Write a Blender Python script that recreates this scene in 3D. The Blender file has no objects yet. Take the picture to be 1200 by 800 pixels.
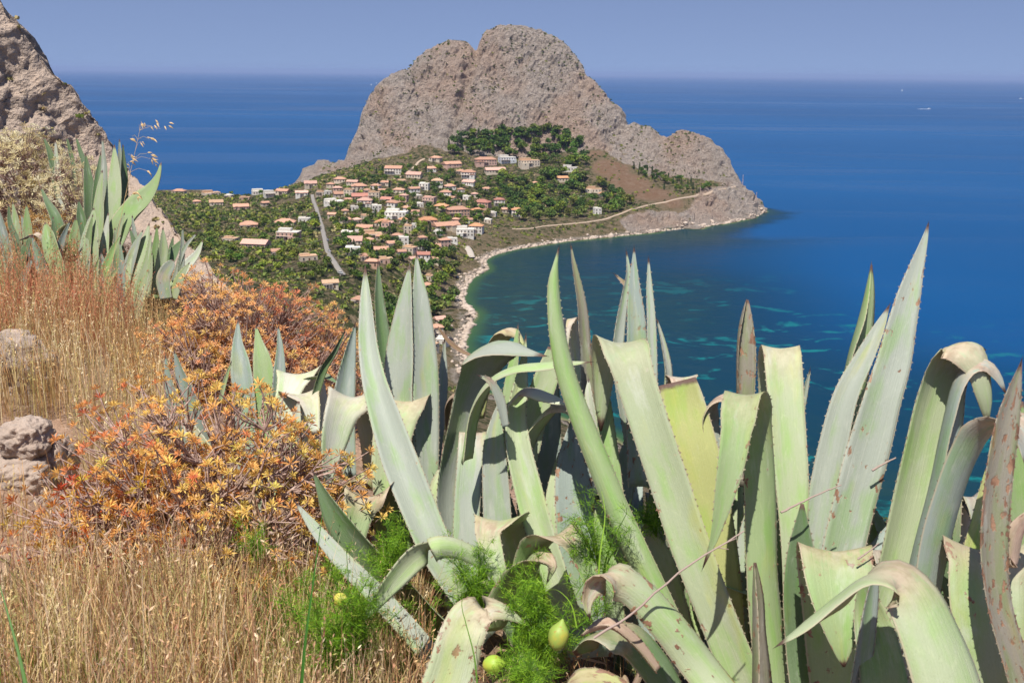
import bpy, bmesh, math, random
import numpy as np
from mathutils import Vector, Matrix

R = math.radians
C = bpy.context.scene.collection
SC = bpy.context.scene

# ------------------------------------------------------------------ camera
F = 1200 / 36.0 * 35.0            # focal length in photograph pixels
H = 165.0                         # height of the camera above the sea
cam_d = bpy.data.cameras.new('camera')
cam = bpy.data.objects.new('camera', cam_d)
C.objects.link(cam)
cam_d.lens = 35.0
cam_d.sensor_width = 36.0
cam_d.clip_start = 0.05
cam_d.clip_end = 400000.0
CAM_M = Matrix.Rotation(R(90 - 15.08), 3, 'X') @ Matrix.Rotation(R(0.58), 3, 'Z')
cam.matrix_world = Matrix.Translation((0, 0, H)) @ CAM_M.to_4x4()
cam_d.dof.use_dof = True
cam_d.dof.focus_distance = 7.0
cam_d.dof.aperture_fstop = 10.0
SC.camera = cam

# ------------------------------------------------------------------ sky and sun
SUN_EL, SUN_AZ = R(65), R(202)    # azimuth clockwise from +Y: behind the camera, to the left
wd = bpy.data.worlds.new('World')
SC.world = wd
wd.use_nodes = True
wn = wd.node_tree.nodes
wl = wd.node_tree.links
for n in list(wn):
    wn.remove(n)
wo = wn.new('ShaderNodeOutputWorld')
wb = wn.new('ShaderNodeBackground')
ws = wn.new('ShaderNodeTexSky')
ws.sky_type = 'NISHITA'
ws.sun_disc = False
ws.sun_elevation = SUN_EL
ws.sun_rotation = SUN_AZ
ws.altitude = 150
ws.air_density = 1.0
ws.dust_density = 0.25
ws.ozone_density = 2.0
wt = wn.new('ShaderNodeTexCoord')
wv = wn.new('ShaderNodeVectorMath'); wv.operation = 'MULTIPLY_ADD'
wv.inputs[1].default_value = (1, 1, 1); wv.inputs[2].default_value = (0, 0, 0.24)
wl.new(wt.outputs['Generated'], wv.inputs[0])
wl.new(wv.outputs[0], ws.inputs['Vector'])
wg = wn.new('ShaderNodeHueSaturation')
wg.inputs['Saturation'].default_value = 0.94
wg.inputs['Hue'].default_value = 0.514
wl.new(ws.outputs[0], wg.inputs['Color'])
wl.new(wg.outputs[0], wb.inputs[0])
wb.inputs[1].default_value = 0.094
wl.new(wb.outputs[0], wo.inputs[0])

sd = bpy.data.lights.new('sun', 'SUN')
sd.energy = 5.0
sd.angle = R(0.53)
sd.color = (1.0, 0.955, 0.88)
sun = bpy.data.objects.new('sun', sd)
C.objects.link(sun)
to_sun = Vector((math.sin(SUN_AZ) * math.cos(SUN_EL), math.cos(SUN_AZ) * math.cos(SUN_EL), math.sin(SUN_EL)))
sun.rotation_euler = to_sun.to_track_quat('Z', 'Y').to_euler()
sun.location = (0, 0, 400)

SC.view_settings.view_transform = 'Standard'
SC.view_settings.look = 'None'
SC.view_settings.gamma = 1.0
SC.view_settings.use_curve_mapping = False
SC.view_settings.exposure = 0.42
SC.render.engine = 'CYCLES'
SC.cycles.use_denoising = True
SC.cycles.max_bounces = 6
SC.cycles.diffuse_bounces = 3
SC.cycles.glossy_bounces = 3
SC.cycles.transparent_max_bounces = 8
SC.cycles.volume_bounces = 0

# ------------------------------------------------------------------ helpers
MM = np.array(CAM_M)


def ray(px, py):
    v = MM @ np.array(((px - 600) / F, -(py - 400) / F, -1.0))
    return v


def W(px, py, Y):                 # the place Y metres ahead of the photographer on the line of sight
    v = ray(px, py)
    return np.array((v[0] / v[1] * Y, Y, H + v[2] / v[1] * Y))


def D(px, py, d):                 # the same by distance along the optical axis
    v = ray(px, py)
    return np.array((v[0] * d, v[1] * d, H + v[2] * d))


def G(px, py, z=0.0):             # where the line of sight meets height z
    v = ray(px, py)
    t = (z - H) / v[2]
    return np.array((v[0] * t, v[1] * t, z))


def tag(o, label=None, cat=None, group=None, kind=None):
    if label: o['label'] = label
    if cat: o['category'] = cat
    if group: o['group'] = group
    if kind: o['kind'] = kind
    return o


def empty(name, loc, label=None, cat=None, group=None, rz=0.0):
    o = bpy.data.objects.new(name, None)
    o.empty_display_size = 0.1
    C.objects.link(o)
    o.location = [float(c) for c in loc]
    o.rotation_euler = (0, 0, rz)
    return tag(o, label, cat, group)


def mesh(name, verts, faces, mat=None, smooth=False):
    me = bpy.data.meshes.new(name)
    verts = np.asarray(verts, dtype=np.float64)
    if isinstance(faces, np.ndarray):
        k = faces.shape[1]
        nf = len(faces)
        me.vertices.add(len(verts))
        me.vertices.foreach_set('co', verts.astype(np.float32).ravel())
        me.loops.add(nf * k)
        me.loops.foreach_set('vertex_index', faces.astype(np.int32).ravel())
        me.polygons.add(nf)
        me.polygons.foreach_set('loop_start', np.arange(0, nf * k, k, dtype=np.int32))
        me.update(calc_edges=True)
    else:
        me.from_pydata([tuple(map(float, v)) for v in verts], [], faces)
    if mat: me.materials.append(mat)
    if smooth:
        me.polygons.foreach_set('use_smooth', np.ones(len(me.polygons), dtype=bool))
    me.validate()
    me.update()
    return me


def obj(name, me, parent=None, loc=None):
    o = bpy.data.objects.new(name, me)
    C.objects.link(o)
    if parent is not None: o.parent = parent
    if loc is not None: o.location = [float(c) for c in loc]
    return o


def fattr(me, name, vals):
    a = me.attributes.new(name, 'FLOAT', 'POINT')
    a.data.foreach_set('value', np.asarray(vals, dtype=np.float32))


def cattr(me, name, cols):
    a = me.attributes.new(name, 'FLOAT_COLOR', 'POINT')
    c = np.ones((len(cols), 4), dtype=np.float32)
    c[:, :3] = cols
    a.data.foreach_set('color', c.ravel())


# vectorised gradient noise
_rs = np.random.RandomState(7)
_perm = np.concatenate([_rs.permutation(256)] * 3)
_grad = _rs.normal(size=(256, 3))
_grad /= np.linalg.norm(_grad, axis=1)[:, None]


def noise3(p):
    p = np.asarray(p, dtype=np.float64)
    i = np.floor(p).astype(np.int64)
    f = p - i
    u = f * f * f * (f * (f * 6 - 15) + 10)
    i &= 255
    out = np.zeros(len(p))
    for dx in (0, 1):
        wx = u[:, 0] if dx else 1 - u[:, 0]
        for dy in (0, 1):
            wy = u[:, 1] if dy else 1 - u[:, 1]
            for dz in (0, 1):
                wz = u[:, 2] if dz else 1 - u[:, 2]
                h = _perm[_perm[_perm[(i[:, 0] + dx) & 255] + ((i[:, 1] + dy) & 255)] + ((i[:, 2] + dz) & 255)]
                g = _grad[h]
                out += wx * wy * wz * (g[:, 0] * (f[:, 0] - dx) + g[:, 1] * (f[:, 1] - dy) + g[:, 2] * (f[:, 2] - dz))
    return out * 1.5


def fbm(p, oct=4, lac=2.03, gain=0.5, ridged=False):
    s = np.zeros(len(p)); a = 1.0
    q = np.array(p, dtype=np.float64)
    for k in range(oct):
        n = noise3(q + 17.3 * k)
        s += a * ((1 - 2 * np.abs(n)) if ridged else n)
        a *= gain
        q = q * lac
    return s


def worley(p, seed=0):
    """distance to the nearest feature point and a random value of its cell"""
    p = np.asarray(p, float)
    i = np.floor(p).astype(np.int64)
    best = np.full(len(p), 9.0); val = np.zeros(len(p))
    for dx in (-1, 0, 1):
        for dy in (-1, 0, 1):
            for dz in (-1, 0, 1):
                c = i + np.array((dx, dy, dz))
                h = _perm[_perm[_perm[(c[:, 0] + seed) & 255] + (c[:, 1] & 255)] + (c[:, 2] & 255)]
                f = c + 0.5 + 0.45 * _grad[h]
                d = ((p - f) ** 2).sum(1)
                m = d < best
                best[m] = d[m]; val[m] = _perm[h[m] + 11] / 255.0
    return np.sqrt(best), val


def tps_fit(P, Z, reg=1e-6):
    P = np.asarray(P, float); Z = np.asarray(Z, float)
    n = len(P)
    d2 = ((P[:, None] - P[None]) ** 2).sum(-1)
    K = 0.5 * d2 * np.log(d2 + 1e-12) + reg * np.eye(n)
    Q = np.hstack([np.ones((n, 1)), P])
    A = np.block([[K, Q], [Q.T, np.zeros((3, 3))]])
    w = np.linalg.solve(A, np.concatenate([Z, np.zeros(3)]))
    return P, w


def tps(m, X):
    P, w = m
    X = np.asarray(X, float)
    out = np.empty(len(X))
    for s in range(0, len(X), 20000):
        x = X[s:s + 20000]
        d2 = ((x[:, None] - P[None]) ** 2).sum(-1)
        K = 0.5 * d2 * np.log(d2 + 1e-12)
        out[s:s + 20000] = K @ w[:-3] + w[-3] + x @ w[-2:]
    return out


# ------------------------------------------------------------------ materials
class NT:
    def __init__(self, name):
        self.m = bpy.data.materials.new(name)
        self.m.use_nodes = True
        self.n = self.m.node_tree.nodes
        self.l = self.m.node_tree.links
        self.b = self.n['Principled BSDF']
        self.out = self.n['Material Output']

    def new(self, t, **kw):
        x = self.n.new(t)
        for k, v in kw.items():
            setattr(x, k, v)
        return x

    def put(self, sock, v):
        if isinstance(v, bpy.types.NodeSocket):
            self.l.new(v, sock)
        else:
            if hasattr(sock.default_value, '__len__') and len(sock.default_value) == 4 and len(v) == 3:
                v = (*v, 1)
            sock.default_value = v

    def noise(self, vec, scale, detail=4, rough=0.55, dist=0.0, w=None):
        x = self.new('ShaderNodeTexNoise')
        if w is not None:
            x.noise_dimensions = '4D'
            self.put(x.inputs['W'], w)
        self.put(x.inputs['Vector'], vec)
        x.inputs['Scale'].default_value = scale
        x.inputs['Detail'].default_value = detail
        x.inputs['Roughness'].default_value = rough
        x.inputs['Distortion'].default_value = dist
        return x.outputs['Fac']

    def voro(self, vec, scale, feature='F1', rnd=1.0):
        x = self.new('ShaderNodeTexVoronoi', feature=feature)
        self.put(x.inputs['Vector'], vec)
        x.inputs['Scale'].default_value = scale
        x.inputs['Randomness'].default_value = rnd
        return x

    def mapping(self, vec, scale=(1, 1, 1), loc=(0, 0, 0), rot=(0, 0, 0)):
        x = self.new('ShaderNodeMapping')
        self.put(x.inputs['Vector'], vec)
        x.inputs['Scale'].default_value = scale
        x.inputs['Location'].default_value = loc
        x.inputs['Rotation'].default_value = rot
        return x.outputs[0]

    def mix(self, f, a, b, mode='MIX'):
        x = self.new('ShaderNodeMix', data_type='RGBA', blend_type=mode)
        x.clamp_factor = True
        self.put(x.inputs[0], f)
        self.put(x.inputs[6], a)
        self.put(x.inputs[7], b)
        return x.outputs[2]

    def math(self, op, a, b=0.0, c=None, clamp=False):
        x = self.new('ShaderNodeMath', operation=op, use_clamp=clamp)
        self.put(x.inputs[0], a)
        self.put(x.inputs[1], b)
        if c is not None: self.put(x.inputs[2], c)
        return x.outputs[0]

    def step(self, v, a, b, lo=0.0, hi=1.0):
        x = self.new('ShaderNodeMapRange', interpolation_type='SMOOTHSTEP')
        self.put(x.inputs[0], v)
        self.put(x.inputs[1], a); self.put(x.inputs[2], b)
        self.put(x.inputs[3], lo); self.put(x.inputs[4], hi)
        return x.outputs[0]

    def attr(self, name, out='Fac'):
        x = self.new('ShaderNodeAttribute', attribute_name=name)
        return x.outputs[out]

    def pos(self):
        return self.new('ShaderNodeNewGeometry').outputs['Position']

    def objco(self):
        return self.new('ShaderNodeTexCoord').outputs['Object']

    def uv(self):
        return self.new('ShaderNodeTexCoord').outputs['UV']

    def info(self, out):
        return self.new('ShaderNodeObjectInfo').outputs[out]

    def bump(self, h, strength=0.5, dist=0.1):
        x = self.new('ShaderNodeBump')
        x.inputs['Strength'].default_value = strength
        x.inputs['Distance'].default_value = dist
        self.put(x.inputs['Height'], h)
        self.l.new(x.outputs[0], self.b.inputs['Normal'])
        return x

    def set(self, color=None, rough=None, spec=None, **kw):
        if color is not None: self.put(self.b.inputs['Base Color'], color)
        if rough is not None: self.put(self.b.inputs['Roughness'], rough)
        if spec is not None: self.put(self.b.inputs['Specular IOR Level'], spec)
        for k, v in kw.items():
            self.put(self.b.inputs[k], v)
        return self.m


MAT = {}


def m_rock(name, c1, c2, c3, sc, bump, bdist):
    t = NT(name)
    p = t.pos()
    n1 = t.noise(p, sc * 0.25, 5, 0.6)
    n2 = t.noise(p, sc, 8, 0.72)
    v = t.voro(p, sc * 1.3)
    v2 = t.voro(p, sc * 3.1)
    col = t.mix(t.step(n1, 0.38, 0.62), c1, c2)
    col = t.mix(t.step(n2, 0.56, 0.75), col, c3)
    col = t.mix(t.step(v2.outputs['Distance'], 0.0, 0.5, 0.35, 0.0), col, (0.5, 0.43, 0.37))
    h = t.math('ADD', t.math('MULTIPLY', v.outputs['Distance'], 0.8), t.math('MULTIPLY', n2, 1.4))
    h = t.math('ADD', h, t.math('MULTIPLY', v2.outputs['Distance'], 0.35))
    t.bump(h, bump, bdist)
    MAT[name] = t.set(col, 0.92, 0.15)
    return t
# ------------------------------------------------------------------ far land: one height field, fixed by surveyed points
RIDGE = [  # skyline of the headland: pixel, distance ahead
    (345, 221, 1395), (352, 204, 1400), (366, 194, 1400), (381, 188, 1400), (391, 193, 1400), (403, 193, 1405),
    (410, 176, 1415), (416, 158, 1420), (425, 130, 1430), (432, 116, 1435), (442, 103, 1440), (452, 93, 1445), (466, 84, 1450), (482, 74, 1455),
    (500, 63, 1460), (518, 55, 1465), (532, 51, 1468), (545, 54, 1470), (553, 58, 1470), (558, 60, 1470), (563, 49, 1470), (571, 41, 1473), (582, 35, 1478),
    (600, 32, 1483), (620, 34, 1483), (640, 40, 1480), (655, 46, 1475), (666, 56, 1470), (676, 68, 1462), (686, 81, 1455), (696, 93, 1448), (706, 106, 1440),
    (716, 119, 1430), (726, 129, 1420), (733, 139, 1412), (746, 147, 1402), (759, 148, 1395), (771, 155, 1385), (786, 158, 1375), (796, 153, 1368), (809, 153, 1360),
    (821, 158, 1350), (836, 168, 1338), (850, 181, 1322), (858, 195, 1310), (865, 210, 1298), (870, 219, 1290), (881, 228, 1275), (892, 236, 1262)]
SHORE = [(898, 247), (888, 253), (870, 258), (850, 262), (825, 266), (800, 268), (775, 271), (750, 274), (720, 277), (690, 280), (660, 283), (635, 287), (610, 291),
         (590, 295), (574, 300), (566, 307), (570, 315), (560, 321), (550, 327), (545, 337), (541, 350), (546, 360), (556, 368), (550, 380), (545, 392), (541, 405), (548, 420), (545, 440)]
ctl = []     # x, y, z, rock, green, earth


def cp(p, rock=0.0, green=0.6, earth=0.0):
    ctl.append((p[0], p[1], p[2], rock, green, earth))


for (x, y, Y) in RIDGE:
    p = W(x, y, Y)
    cp(p, 1)
    back = p[2] / 1.25 + 22
    cp((p[0] * 1.0 + (6 if x > 600 else 0), p[1] + back, -6), 1)
for (x, y) in SHORE:
    p = G(x, y, 0)
    far = x > 570
    cp((p[0], p[1], 0.0), 0.95 if x > 740 else 0.15, 0.2, 0.0)
    nx, ny = (0.15, -1.0) if x > 590 else (1.0, -0.1) if x < 560 else (0.75, -0.6)
    cp((p[0] + nx * 25, p[1] + ny * 25, -3.5), 0, 0.2)
    cp((p[0] - nx * 12, p[1] - ny * 12, 3.0 if x < 800 else 5.0), 0.95 if x > 740 else 0.15, 0.25)
# near shore, hidden below the brow
for (x, y) in [(20, 470), (70, 400), (150, 330), (280, 270), (450, 220), (700, 150)]:
    cp((x, y, 0)); cp((x + 18, y + 28, -4)); cp((x - 20, y - 25, 9))
# headland foot and village: pixel, with the distance ahead following the lie of the land
_yl = [150, 170, 189, 200, 215, 240, 270, 300, 330, 370, 420]
_dl = [1400, 1360, 1320, 1260, 1180, 1050, 900, 760, 640, 540, 450]
_yr = [150, 160, 190, 218, 248, 268, 284]
_dr = [1400, 1375, 1300, 1220, 1120, 1040, 983]
_yw = [222, 226, 232, 240, 255, 270, 290, 310, 330]
_dw = [1380, 1330, 1250, 1160, 1030, 930, 800, 700, 610]


def lie(x, y):
    dl, dr, dw = np.interp(y, _yl, _dl), np.interp(y, _yr, _dr), np.interp(y, _yw, _dw)
    a = np.clip((x - 460) / 140.0, 0, 1)
    b = np.clip((410 - x) / 60.0, 0, 1)
    return (dl * (1 - a) + dr * a) * (1 - b) + dw * b


for (x, y, r, g, e) in [
    (415, 203, .15, .35, 0), (450, 189, .4, .4, 0), (490, 178, .5, .5, 0), (525, 170, .6, .6, 0), (560, 160, .6, .6, 0), (600, 154, .6, .6, 0),
    (640, 151, .5, .8, 0), (672, 163, .4, .8, 0),
    (430, 215, 0, .5, 0), (480, 205, 0, .6, 0), (530, 197, 0, .6, 0), (580, 192, 0, .7, 0), (630, 187, 0, .8, 0), (670, 193, 0, .8, 0),
    (400, 240, 0, .5, 0), (450, 235, 0, .5, 0), (500, 228, 0, .6, 0), (550, 222, 0, .6, 0), (600, 217, 0, .8, 0), (650, 218, 0, .9, 0), (690, 226, 0, .8, 0),
    (400, 270, 0, .6, 0), (450, 265, 0, .5, 0), (500, 258, 0, .5, 0), (550, 250, 0, .6, 0), (600, 245, 0, .8, 0), (650, 248, 0, .8, 0), (700, 250, 0, .7, 0),
    (420, 300, 0, .7, 0), (470, 292, 0, .6, 0), (520, 283, 0, .5, 0), (600, 270, 0, .4, .3), (640, 268, .3, .5, .2), (700, 262, .45, .5, .1),
    (430, 330, 0, .8, 0), (480, 330, 0, .8, 0), (500, 360, 0, .8, 0), (440, 370, 0, .8, 0), (480, 420, 0, .7, 0),
    (350, 240, 0, .5, 0), (300, 232, 0, .6, 0), (250, 228, 0, .6, 0), (200, 226, 0, .5, 0),
    (350, 260, 0, .5, .2), (300, 258, 0, .7, 0), (250, 250, 0, .7, 0), (200, 250, 0, .6, 0), (150, 232, 0, .6, 0),
    (370, 290, 0, .7, 0), (320, 290, 0, .8, 0), (270, 285, 0, .8, 0), (220, 280, 0, .6, .2),
    (390, 330, 0, .8, 0), (340, 330, 0, .8, 0), (290, 330, 0, .7, 0), (240, 325, .1, .5, .2),
]:
    cp(W(x, y, lie(x, y)), r, g, e)
for (x, y, Y, r, g, e) in [
    (695, 178, 1335, .5, .4, .6), (715, 195, 1285, .4, .3, .9), (740, 212, 1235, .35, .2, .8), (765, 228, 1185, .35, .2, .8), (790, 238, 1152, .2, .3, .6),
    (735, 185, 1318, .9, .2, 0), (770, 205, 1268, .8, .5, 0), (800, 217, 1235, .7, .6, 0), (840, 222, 1212, .8, .3, 0), (868, 226, 1228, .9, .1, 0), (885, 240, 1218, .9, .1, 0),
    (720, 225, 1210, .1, .4, .5), (740, 240, 1148, .45, .5, .2), (760, 252, 1100, .65, .4, .1), (800, 252, 1108, .95, .2, 0), (850, 246, 1142, 1, .1, 0)]:
    cp(W(x, y, Y), r, g, e)
# the mountain's face, part way up: pixel and distance
for (x, y, Y) in [(440, 160, 1385), (470, 140, 1400), (470, 165, 1375), (500, 110, 1425), (500, 145, 1395), (530, 80, 1445), (530, 125, 1408), (555, 95, 1432), (560, 130, 1405),
                  (590, 70, 1452), (590, 110, 1425), (600, 135, 1398), (625, 70, 1452), (630, 105, 1425), (640, 130, 1398), (665, 95, 1432), (675, 130, 1400), (700, 130, 1410), (705, 155, 1375),
                  (735, 165, 1375), (770, 180, 1345), (800, 185, 1325), (830, 200, 1300)]:
    cp(W(x, y, Y), 1, .2)
# outer coast behind the skyline, and the isthmus' far shore
for (x, y, z) in [(-330, 1470, -2), (-420, 1420, -1), (-560, 1400, -1), (-720, 1380, -1), (-950, 1350, -1), (-260, 1560, -6), (-60, 1720, -8), (150, 1730, -8), (330, 1560, -8),
                  (-420, 1480, -8), (-700, 1450, -8), (440, 1350, -8), (480, 1200, -14), (700, 1100, -25), (700, 700, -30), (400, 800, -25), (250, 650, -16), (160, 560, -9), (300, 460, -9), (500, 500, -20),
                  (700, 350, -15), (480, 1450, -20), (420, 1620, -20), (600, 1300, -25), (430, 1280, -8), (560, 1560, -25), (360, 1480, -8), (800, 1600, -30), (0, 1900, -25), (-900, 1700, -25), (-500, 1700, -20), (150, 800, -8), (300, 1000, -16), (100, 680, -6)]:
    cp((x, y, z), .2, .4)
# the hill the photographer stands on
for (x, y, z) in [(-6, 16, 160), (6, 16, 154), (16, 16, 152), (-30, 18, 172), (0, 40, 138), (40, 40, 130), (-30, 45, 146), (-60, 45, 160), (0, 90, 112), (60, 90, 98), (-60, 100, 128), (-110, 100, 150),
                  (0, 170, 82), (80, 170, 64), (-90, 180, 106), (-200, 180, 140), (0, 280, 50), (-80, 300, 70), (-200, 320, 95), (-330, 350, 120), (-20, 380, 30), (-100, 420, 48), (-220, 480, 72), (-380, 560, 90),
                  (-380, 800, 60), (-420, 1000, 40), (-600, 900, 70), (-600, 1150, 40), (-850, 1100, 55), (-850, 700, 110), (-600, 500, 130), (-850, 300, 180), (-400, 150, 180), (120, 60, 92), (250, 90, 50), (450, 60, 40), (-900, 60, 220)]:
    cp((x, y, z), .1, .6, .1)
ctl = np.array(ctl)
# drop near-duplicates
keep = []
for i, c in enumerate(ctl):
    if all((c[0] - ctl[j][0]) ** 2 + (c[1] - ctl[j][1]) ** 2 > 16 for j in keep):
        keep.append(i)
ctl = ctl[keep]
SCL = 300.0
LAND = tps_fit(ctl[:, :2] / SCL, ctl[:, 2], 2e-6)


def axis(spans):
    out = []
    for a, b, s in spans:
        out.append(np.arange(a, b, s))
    out.append([spans[-1][1]])
    return np.concatenate(out)


GX = axis([(-900, -420, 16), (-420, -260, 6), (-260, 390, 2.6), (390, 460, 6), (460, 700, 24)])
GY = axis([(14, 60, 4), (60, 560, 9), (560, 1180, 4.5), (1180, 1520, 2.6), (1520, 1600, 8), (1600, 1840, 24)])
gx, gy = np.meshgrid(GX, GY)
P2 = np.stack([gx.ravel(), gy.ravel()], 1)
z0 = tps(LAND, P2 / SCL)
# attributes by distance-weighted survey points
att = np.zeros((len(P2), 3))
for s in range(0, len(P2), 20000):
    d2 = ((P2[s:s + 20000, None] - ctl[None, :, :2]) ** 2).sum(-1) + 60.0
    w = d2 ** -1.6
    att[s:s + 20000] = (w @ ctl[:, 3:6]) / w.sum(1)[:, None]
nz = fbm(np.column_stack([P2 / 40.0, z0 / 40.0]), 3)
gz0 = z0.reshape(gx.shape)
sy, sx = np.gradient(gz0, GY, GX)
slope = np.hypot(sx, sy).ravel()
rockm = np.clip(att[:, 0] * 1.15 + (slope - 0.62) * 1.1 + nz * 0.25, 0, 1)
rockm *= np.clip((P2[:, 1] - 985) / 40.0, 0, 1)
rockm = np.clip((rockm - 0.35) / 0.35, 0, 1)
# craggy relief, pushed out along the surface normal
nrm = np.column_stack([-sx.ravel(), -sy.ravel(), np.ones(len(P2))])
nrm /= np.linalg.norm(nrm, axis=1)[:, None]
q = np.column_stack([P2, z0])
rel = fbm(q / np.array([46, 46, 70.0]), 2, ridged=True) * 3.5 - 3.2
w1_, c1_ = worley(q / np.array([13., 13., 17.]) + fbm(q / 9.0, 2)[:, None] * .25)
w2_, c2_ = worley(q / np.array([6.5, 6.5, 8.]), 5)
rel += (c1_ - .5) * 4.2 + (c2_ - .5) * 2.4 - w1_ * 1.5
# gullies running down the face: pixel lines, width, depth
_r = (q - np.array((0, 0, H))) @ MM
_px = 600 + F * _r[:, 0] / -_r[:, 2]; _py = 400 - F * _r[:, 1] / -_r[:, 2]
for line, wd_, dp_ in (([(557, 55), (546, 100), (530, 150), (520, 170)], 6, 13), ([(690, 80), (676, 125), (668, 150)], 7, 6), ([(735, 140), (720, 160), (706, 176)], 7, 8), ([(604, 40), (612, 90), (604, 140)], 6, 5), ([(480, 72), (496, 120), (500, 160)], 7, 6), ([(640, 45), (650, 100), (640, 135)], 6, 5), ([(785, 158), (790, 190), (782, 210)], 6, 6), ([(440, 105), (455, 150), (450, 178)], 6, 5), ([(825, 165), (835, 200), (828, 218)], 5, 4)):
    xs_ = np.interp(_py, [a for _, a in line], [a for a, _ in line]) + 5 * fbm(np.column_stack([_py / 14, _py * 0 + line[0][0], _py * 0]), 2)
    rel -= dp_ * np.exp(-((_px - xs_) / wd_) ** 2) * np.clip((_py - line[0][1] + 4) / 8, 0, 1) * np.clip((line[-1][1] + 8 - _py) / 10, 0, 1)

rel += fbm(q / np.array([15, 15, 22.0]), 3, gain=0.62, ridged=True) * 2.6 - 1.9
rel += fbm(q / np.array([6.0, 6.0, 8.0]), 2, gain=0.8) * 1.3
soft = fbm(q / 30.0, 3) * 1.2
edge = np.clip(z0 / 8.0, 0, 1)
rid = np.array([W(*r_)[:2] for r_ in RIDGE])
dr_ = np.sqrt(((P2[:, None] - rid[None]) ** 2).sum(-1).min(1))
edge = edge * (.4 + .6 * np.clip(dr_ / 16, 0, 1))
disp = (rockm * rel + (1 - rockm) * soft * np.clip((P2[:, 1] - 200) / 200, 0, 1)) * edge
# shore rocks
shore_band = np.exp(-((z0 - 1.2) / 2.2) ** 2)
disp += shore_band * (fbm(q / 7.0, 3, gain=.6) * 1.3)
V = q + nrm * disp[:, None]
# the notch left of the summit and the smaller ones along the right-hand ridge
for px_, wd_, dp_, y_ in ((558, 5, 15, 50), (548, 8, 5, 50), (734, 6, 5, 135), (776, 7, 4, 150), (690, 5, 3, 84)):
    V[:, 2] -= dp_ * np.exp(-((_px - px_) / wd_) ** 2) * np.clip((y_ + 34 - _py) / 30, 0, 1) * rockm
V[:, 2] = np.maximum(V[:, 2], -12)
GZ = V[:, 2].reshape(gx.shape)
ny_, nx_ = gx.shape
idx = np.arange(nx_ * ny_).reshape(ny_, nx_)
quads = np.stack([idx[:-1, :-1], idx[:-1, 1:], idx[1:, 1:], idx[1:, :-1]], -1).reshape(-1, 4)
# leave out what lies well under the sea
zq = V[quads, 2].max(1)
quads = quads[zq > -2.0]
used = np.unique(quads)
remap = -np.ones(len(V), dtype=np.int64)
remap[used] = np.arange(len(used))


def land_z(x, y):
    x = np.atleast_1d(np.asarray(x, float)); y = np.atleast_1d(np.asarray(y, float))
    i = np.clip(np.searchsorted(GX, x) - 1, 0, len(GX) - 2)
    j = np.clip(np.searchsorted(GY, y) - 1, 0, len(GY) - 2)
    u = np.clip((x - GX[i]) / (GX[i + 1] - GX[i]), 0, 1)
    v = np.clip((y - GY[j]) / (GY[j + 1] - GY[j]), 0, 1)
    return (GZ[j, i] * (1 - u) * (1 - v) + GZ[j, i + 1] * u * (1 - v) + GZ[j + 1, i] * (1 - u) * v + GZ[j + 1, i + 1] * u * v)


def land_hit(px, py, y0=330.0, y1=1560.0):
    v = ray(px, py)
    Y = np.arange(y0, y1, 1.5)
    X = v[0] / v[1] * Y
    Z = H + v[2] / v[1] * Y
    below = Z < land_z(X, Y)
    if not below.any(): return None
    k = int(np.argmax(below))
    return np.array((X[k], Y[k], float(land_z(X[k], Y[k])[0])))


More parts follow.
